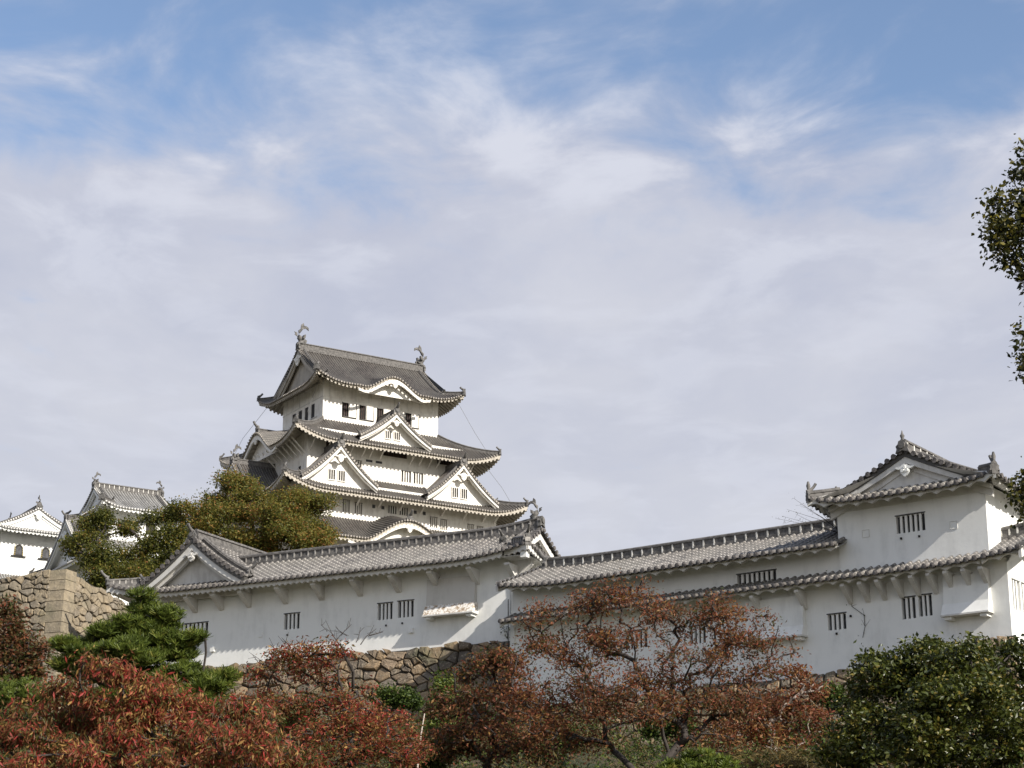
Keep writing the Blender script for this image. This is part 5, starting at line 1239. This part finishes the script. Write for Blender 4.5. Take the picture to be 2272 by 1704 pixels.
pads = [pad(x, y, a, b, 40, .9) for x, y, a, b in ((1550, 1690, 45, 18), (1500, 1705, 30, 12), (1600, 1702, 24, 12), (1555, 1715, 60, 20))]
pine('pine_tree', 'small bright green pine top in the middle of the lower edge', gnd(1550, 40), pads, 260, 65, 40, nl=.12, first=[at(1550, 1760, 40)], nb=24, ln=26)

# shrubs and climbers on the slope
def shrub(px, py, hw, hh, Y, mat, label, seed, name='shrub', n=260, per=8, lw=.07, ll=.11, tone=(.5, .22)):
    pads = [pad(px, py, hw, hh, Y, .8), pad(px + hw * .4, py + hh * .5, hw * .7, hh * .6, Y, .8), pad(px - hw * .5, py + hh * .4, hw * .6, hh * .6, Y, .8)]
    g_ = gnd(px, Y)
    broadleaf(name, label, 'shrub', g_, pads, mat, 30, n, per, (.12, .12, .09), lw, ll, .008, .05, seed, tone=tone, droop=.2, shell=.3, group='shrubs on the slope', crown='leaves')
shrub(880, 1545, 60, 26, 72, 'vine_leaf', 'mid green shrub on the stone wall above the pale dead stem', 71, n=380, tone=(.3, .2))
shrub(985, 1560, 36, 90, 70, 'vine_leaf', 'bright green shrub right of the pale dead stem', 72, n=620, tone=(.62, .22))
shrub(955, 1665, 60, 45, 66, 'vine_leaf', 'yellowish green shrub around the foot of the pale dead stem', 73, n=420, tone=(.45, .22))
shrub(650, 1600, 45, 22, 60, 'vine_leaf', 'small green shrub between the red cherry branches', 74, n=220, tone=(.35, .2))
shrub(1845, 1540, 30, 24, 68, 'vine_leaf', 'small green shrub left of the dark bush', 75, n=240, tone=(.45, .2))
shrub(1480, 1600, 70, 40, 70, 'vine_leaf', 'dull green shrub behind the trunk of the big cherry tree', 76, n=420, tone=(.3, .2))
shrub(1700, 1690, 110, 30, 60, 'dry_grass', 'yellow grassy shrub low between the cherry and the dark bush', 77, n=600, lw=.025, ll=.22, tone=(.6, .25))
shrub(130, 1610, 50, 20, 50, 'vine_leaf', 'green shrub showing between the red leaves at the left', 78, n=220, tone=(.4, .2))
shrub(1230, 1640, 60, 40, 72, 'vine_leaf', 'dark green shrub under the left branches of the big cherry tree', 79, n=420, tone=(.2, .2))
# pale dead stem
dm = MB(); dm.tube([gnd(925, 58) , at(928, 1680, 58), at(934, 1630, 58), at(942, 1583, 58)], [.04, .028, .024, .018], 6)
tag(dm.build('dead_stem', 'dead_wood'), 'pale leafless stem standing among the shrubs', 'dead stem')
# ivy at the joint of the two buildings and thin climbers on the wall
def climber(label, pts, Y_F, leafs, seed):
    r_ = np.random.default_rng(seed); F, t = Y_F; P = []
    for x, y in pts: s, z = sz(F, x, y, t); P.append(F.p(s, t + .03, z))
    root = empty('climbing_plant', tuple(P[0]), label, 'climber', 'climbing plants on the walls'); mb = MB(); mb.tube(P, .012, 4)
    for q in P[1:]:
        for k in range(2): mb.tube([q, q + np.array([*(F.d * r_.uniform(-.25, .25)), r_.uniform(.0, .3)])], [.008, .004], 3)
    mb.build('stem', 'bark', root); mb = MB(); leaves(mb, np.repeat(np.array(P), 3, 0) + r_.normal(size=(len(P) * 3, 3)) * [.09, .04, .12], r_, leafs, (.06, .03, .07), .05, .07, tone=(.25, .2)); mb.build('leaves', 'vine_leaf', root)
climber('dark ivy hanging at the joint between storehouse and gallery', [(1134, 1475), (1130, 1440), (1126, 1405), (1118, 1395)], (L, .15), 14, 81)
climber('thin bare creeper right of the small lower window', [(1915, 1415), (1920, 1390), (1918, 1365), (1890, 1345)], (Rr, .0), 1, 82)
climber('wispy creeper on the pent roof near the upper window', [(1850, 1290), (1835, 1278), (1815, 1282)], (Rr, .05), 3, 83)
climber('wispy creeper at the foot of the gallery wall', [(1922, 1470), (1918, 1452), (1930, 1448)], (Rr, .05), 1, 84)
# dry twigs rising behind the upper roof beside the turret
r_ = np.random.default_rng(12); tw_ = empty('dry_twigs', tuple(Rr.p(15.2, -3, 18)), 'sparse dry twigs sticking out beside the turret roof', 'tree'); mb = MB(); c = []
b0 = Rr.p(15.9, -1.2, 19.6)
for x, y in ((1720, 1150), (1745, 1130), (1760, 1105), (1785, 1092), (1775, 1118), (1800, 1100), (1735, 1145), (1790, 1130), (1765, 1140)):
    e = at(x, y, b0[1] + .5); m_ = (b0 + e) / 2 + r_.normal(size=3) * .12; mb.tube([b0, m_, e], [.012, .008, .004], 4); c += [e, m_ * .4 + e * .6]
    for k in range(3): q = m_ + (e - m_) * r_.random(); mb.tube([q, q + r_.normal(size=3) * [.18, .05, .14]], [.005, .003], 3)
mb.build('twigs', 'bark', tw_); mb = MB(); leaves(mb, np.array(c), r_, 3, (.08, .04, .08), .03, .05, tone=(.3, .2)); mb.build('leaves', 'dry_grass', tw_)

# undergrowth covering the slope
r_ = np.random.default_rng(91); n = 52000
ux = r_.uniform(-32, 30, n); ue = -r_.random(n) * 34 - .3; uy = wall_line(ux) + ue
clump = np.clip(.5 + .5 * np.sin(ux * .9 + 1.3 * np.sin(uy * .5)) * np.sin(uy * .7 + ux * .2), 0, 1)
near = np.clip((-ue) / 5, .25, 1)
cc = np.stack([ux, uy, ground_z(ux, uy) + .1 + 2.3 * clump * near * r_.random(n) ** .7], 1)
pt = .5 + .5 * np.sin(ux * .7 + 2) * np.cos(uy * .5 + 1) + r_.normal(0, .12, n)
for lo, hi, nm, mt, lw_, ll_, up_, tn in ((.5, 9, 'undergrowth', 'vine_leaf', .06, .12, 0, (.3, .25)), (.3, .5, 'brown_undergrowth', 'russet_leaf', .05, .12, 0, (.38, .28)), (-9, .3, 'dry_undergrowth', 'dry_grass', .03, .24, .6, (.35, .28))):
    mb = MB(); leaves(mb, cc[(pt > lo) & (pt <= hi)], r_, 4, (.18, .18, .18), lw_, ll_, up=up_, tone=tn); tag(mb.build(nm, mt), None, None, kind='stuff')
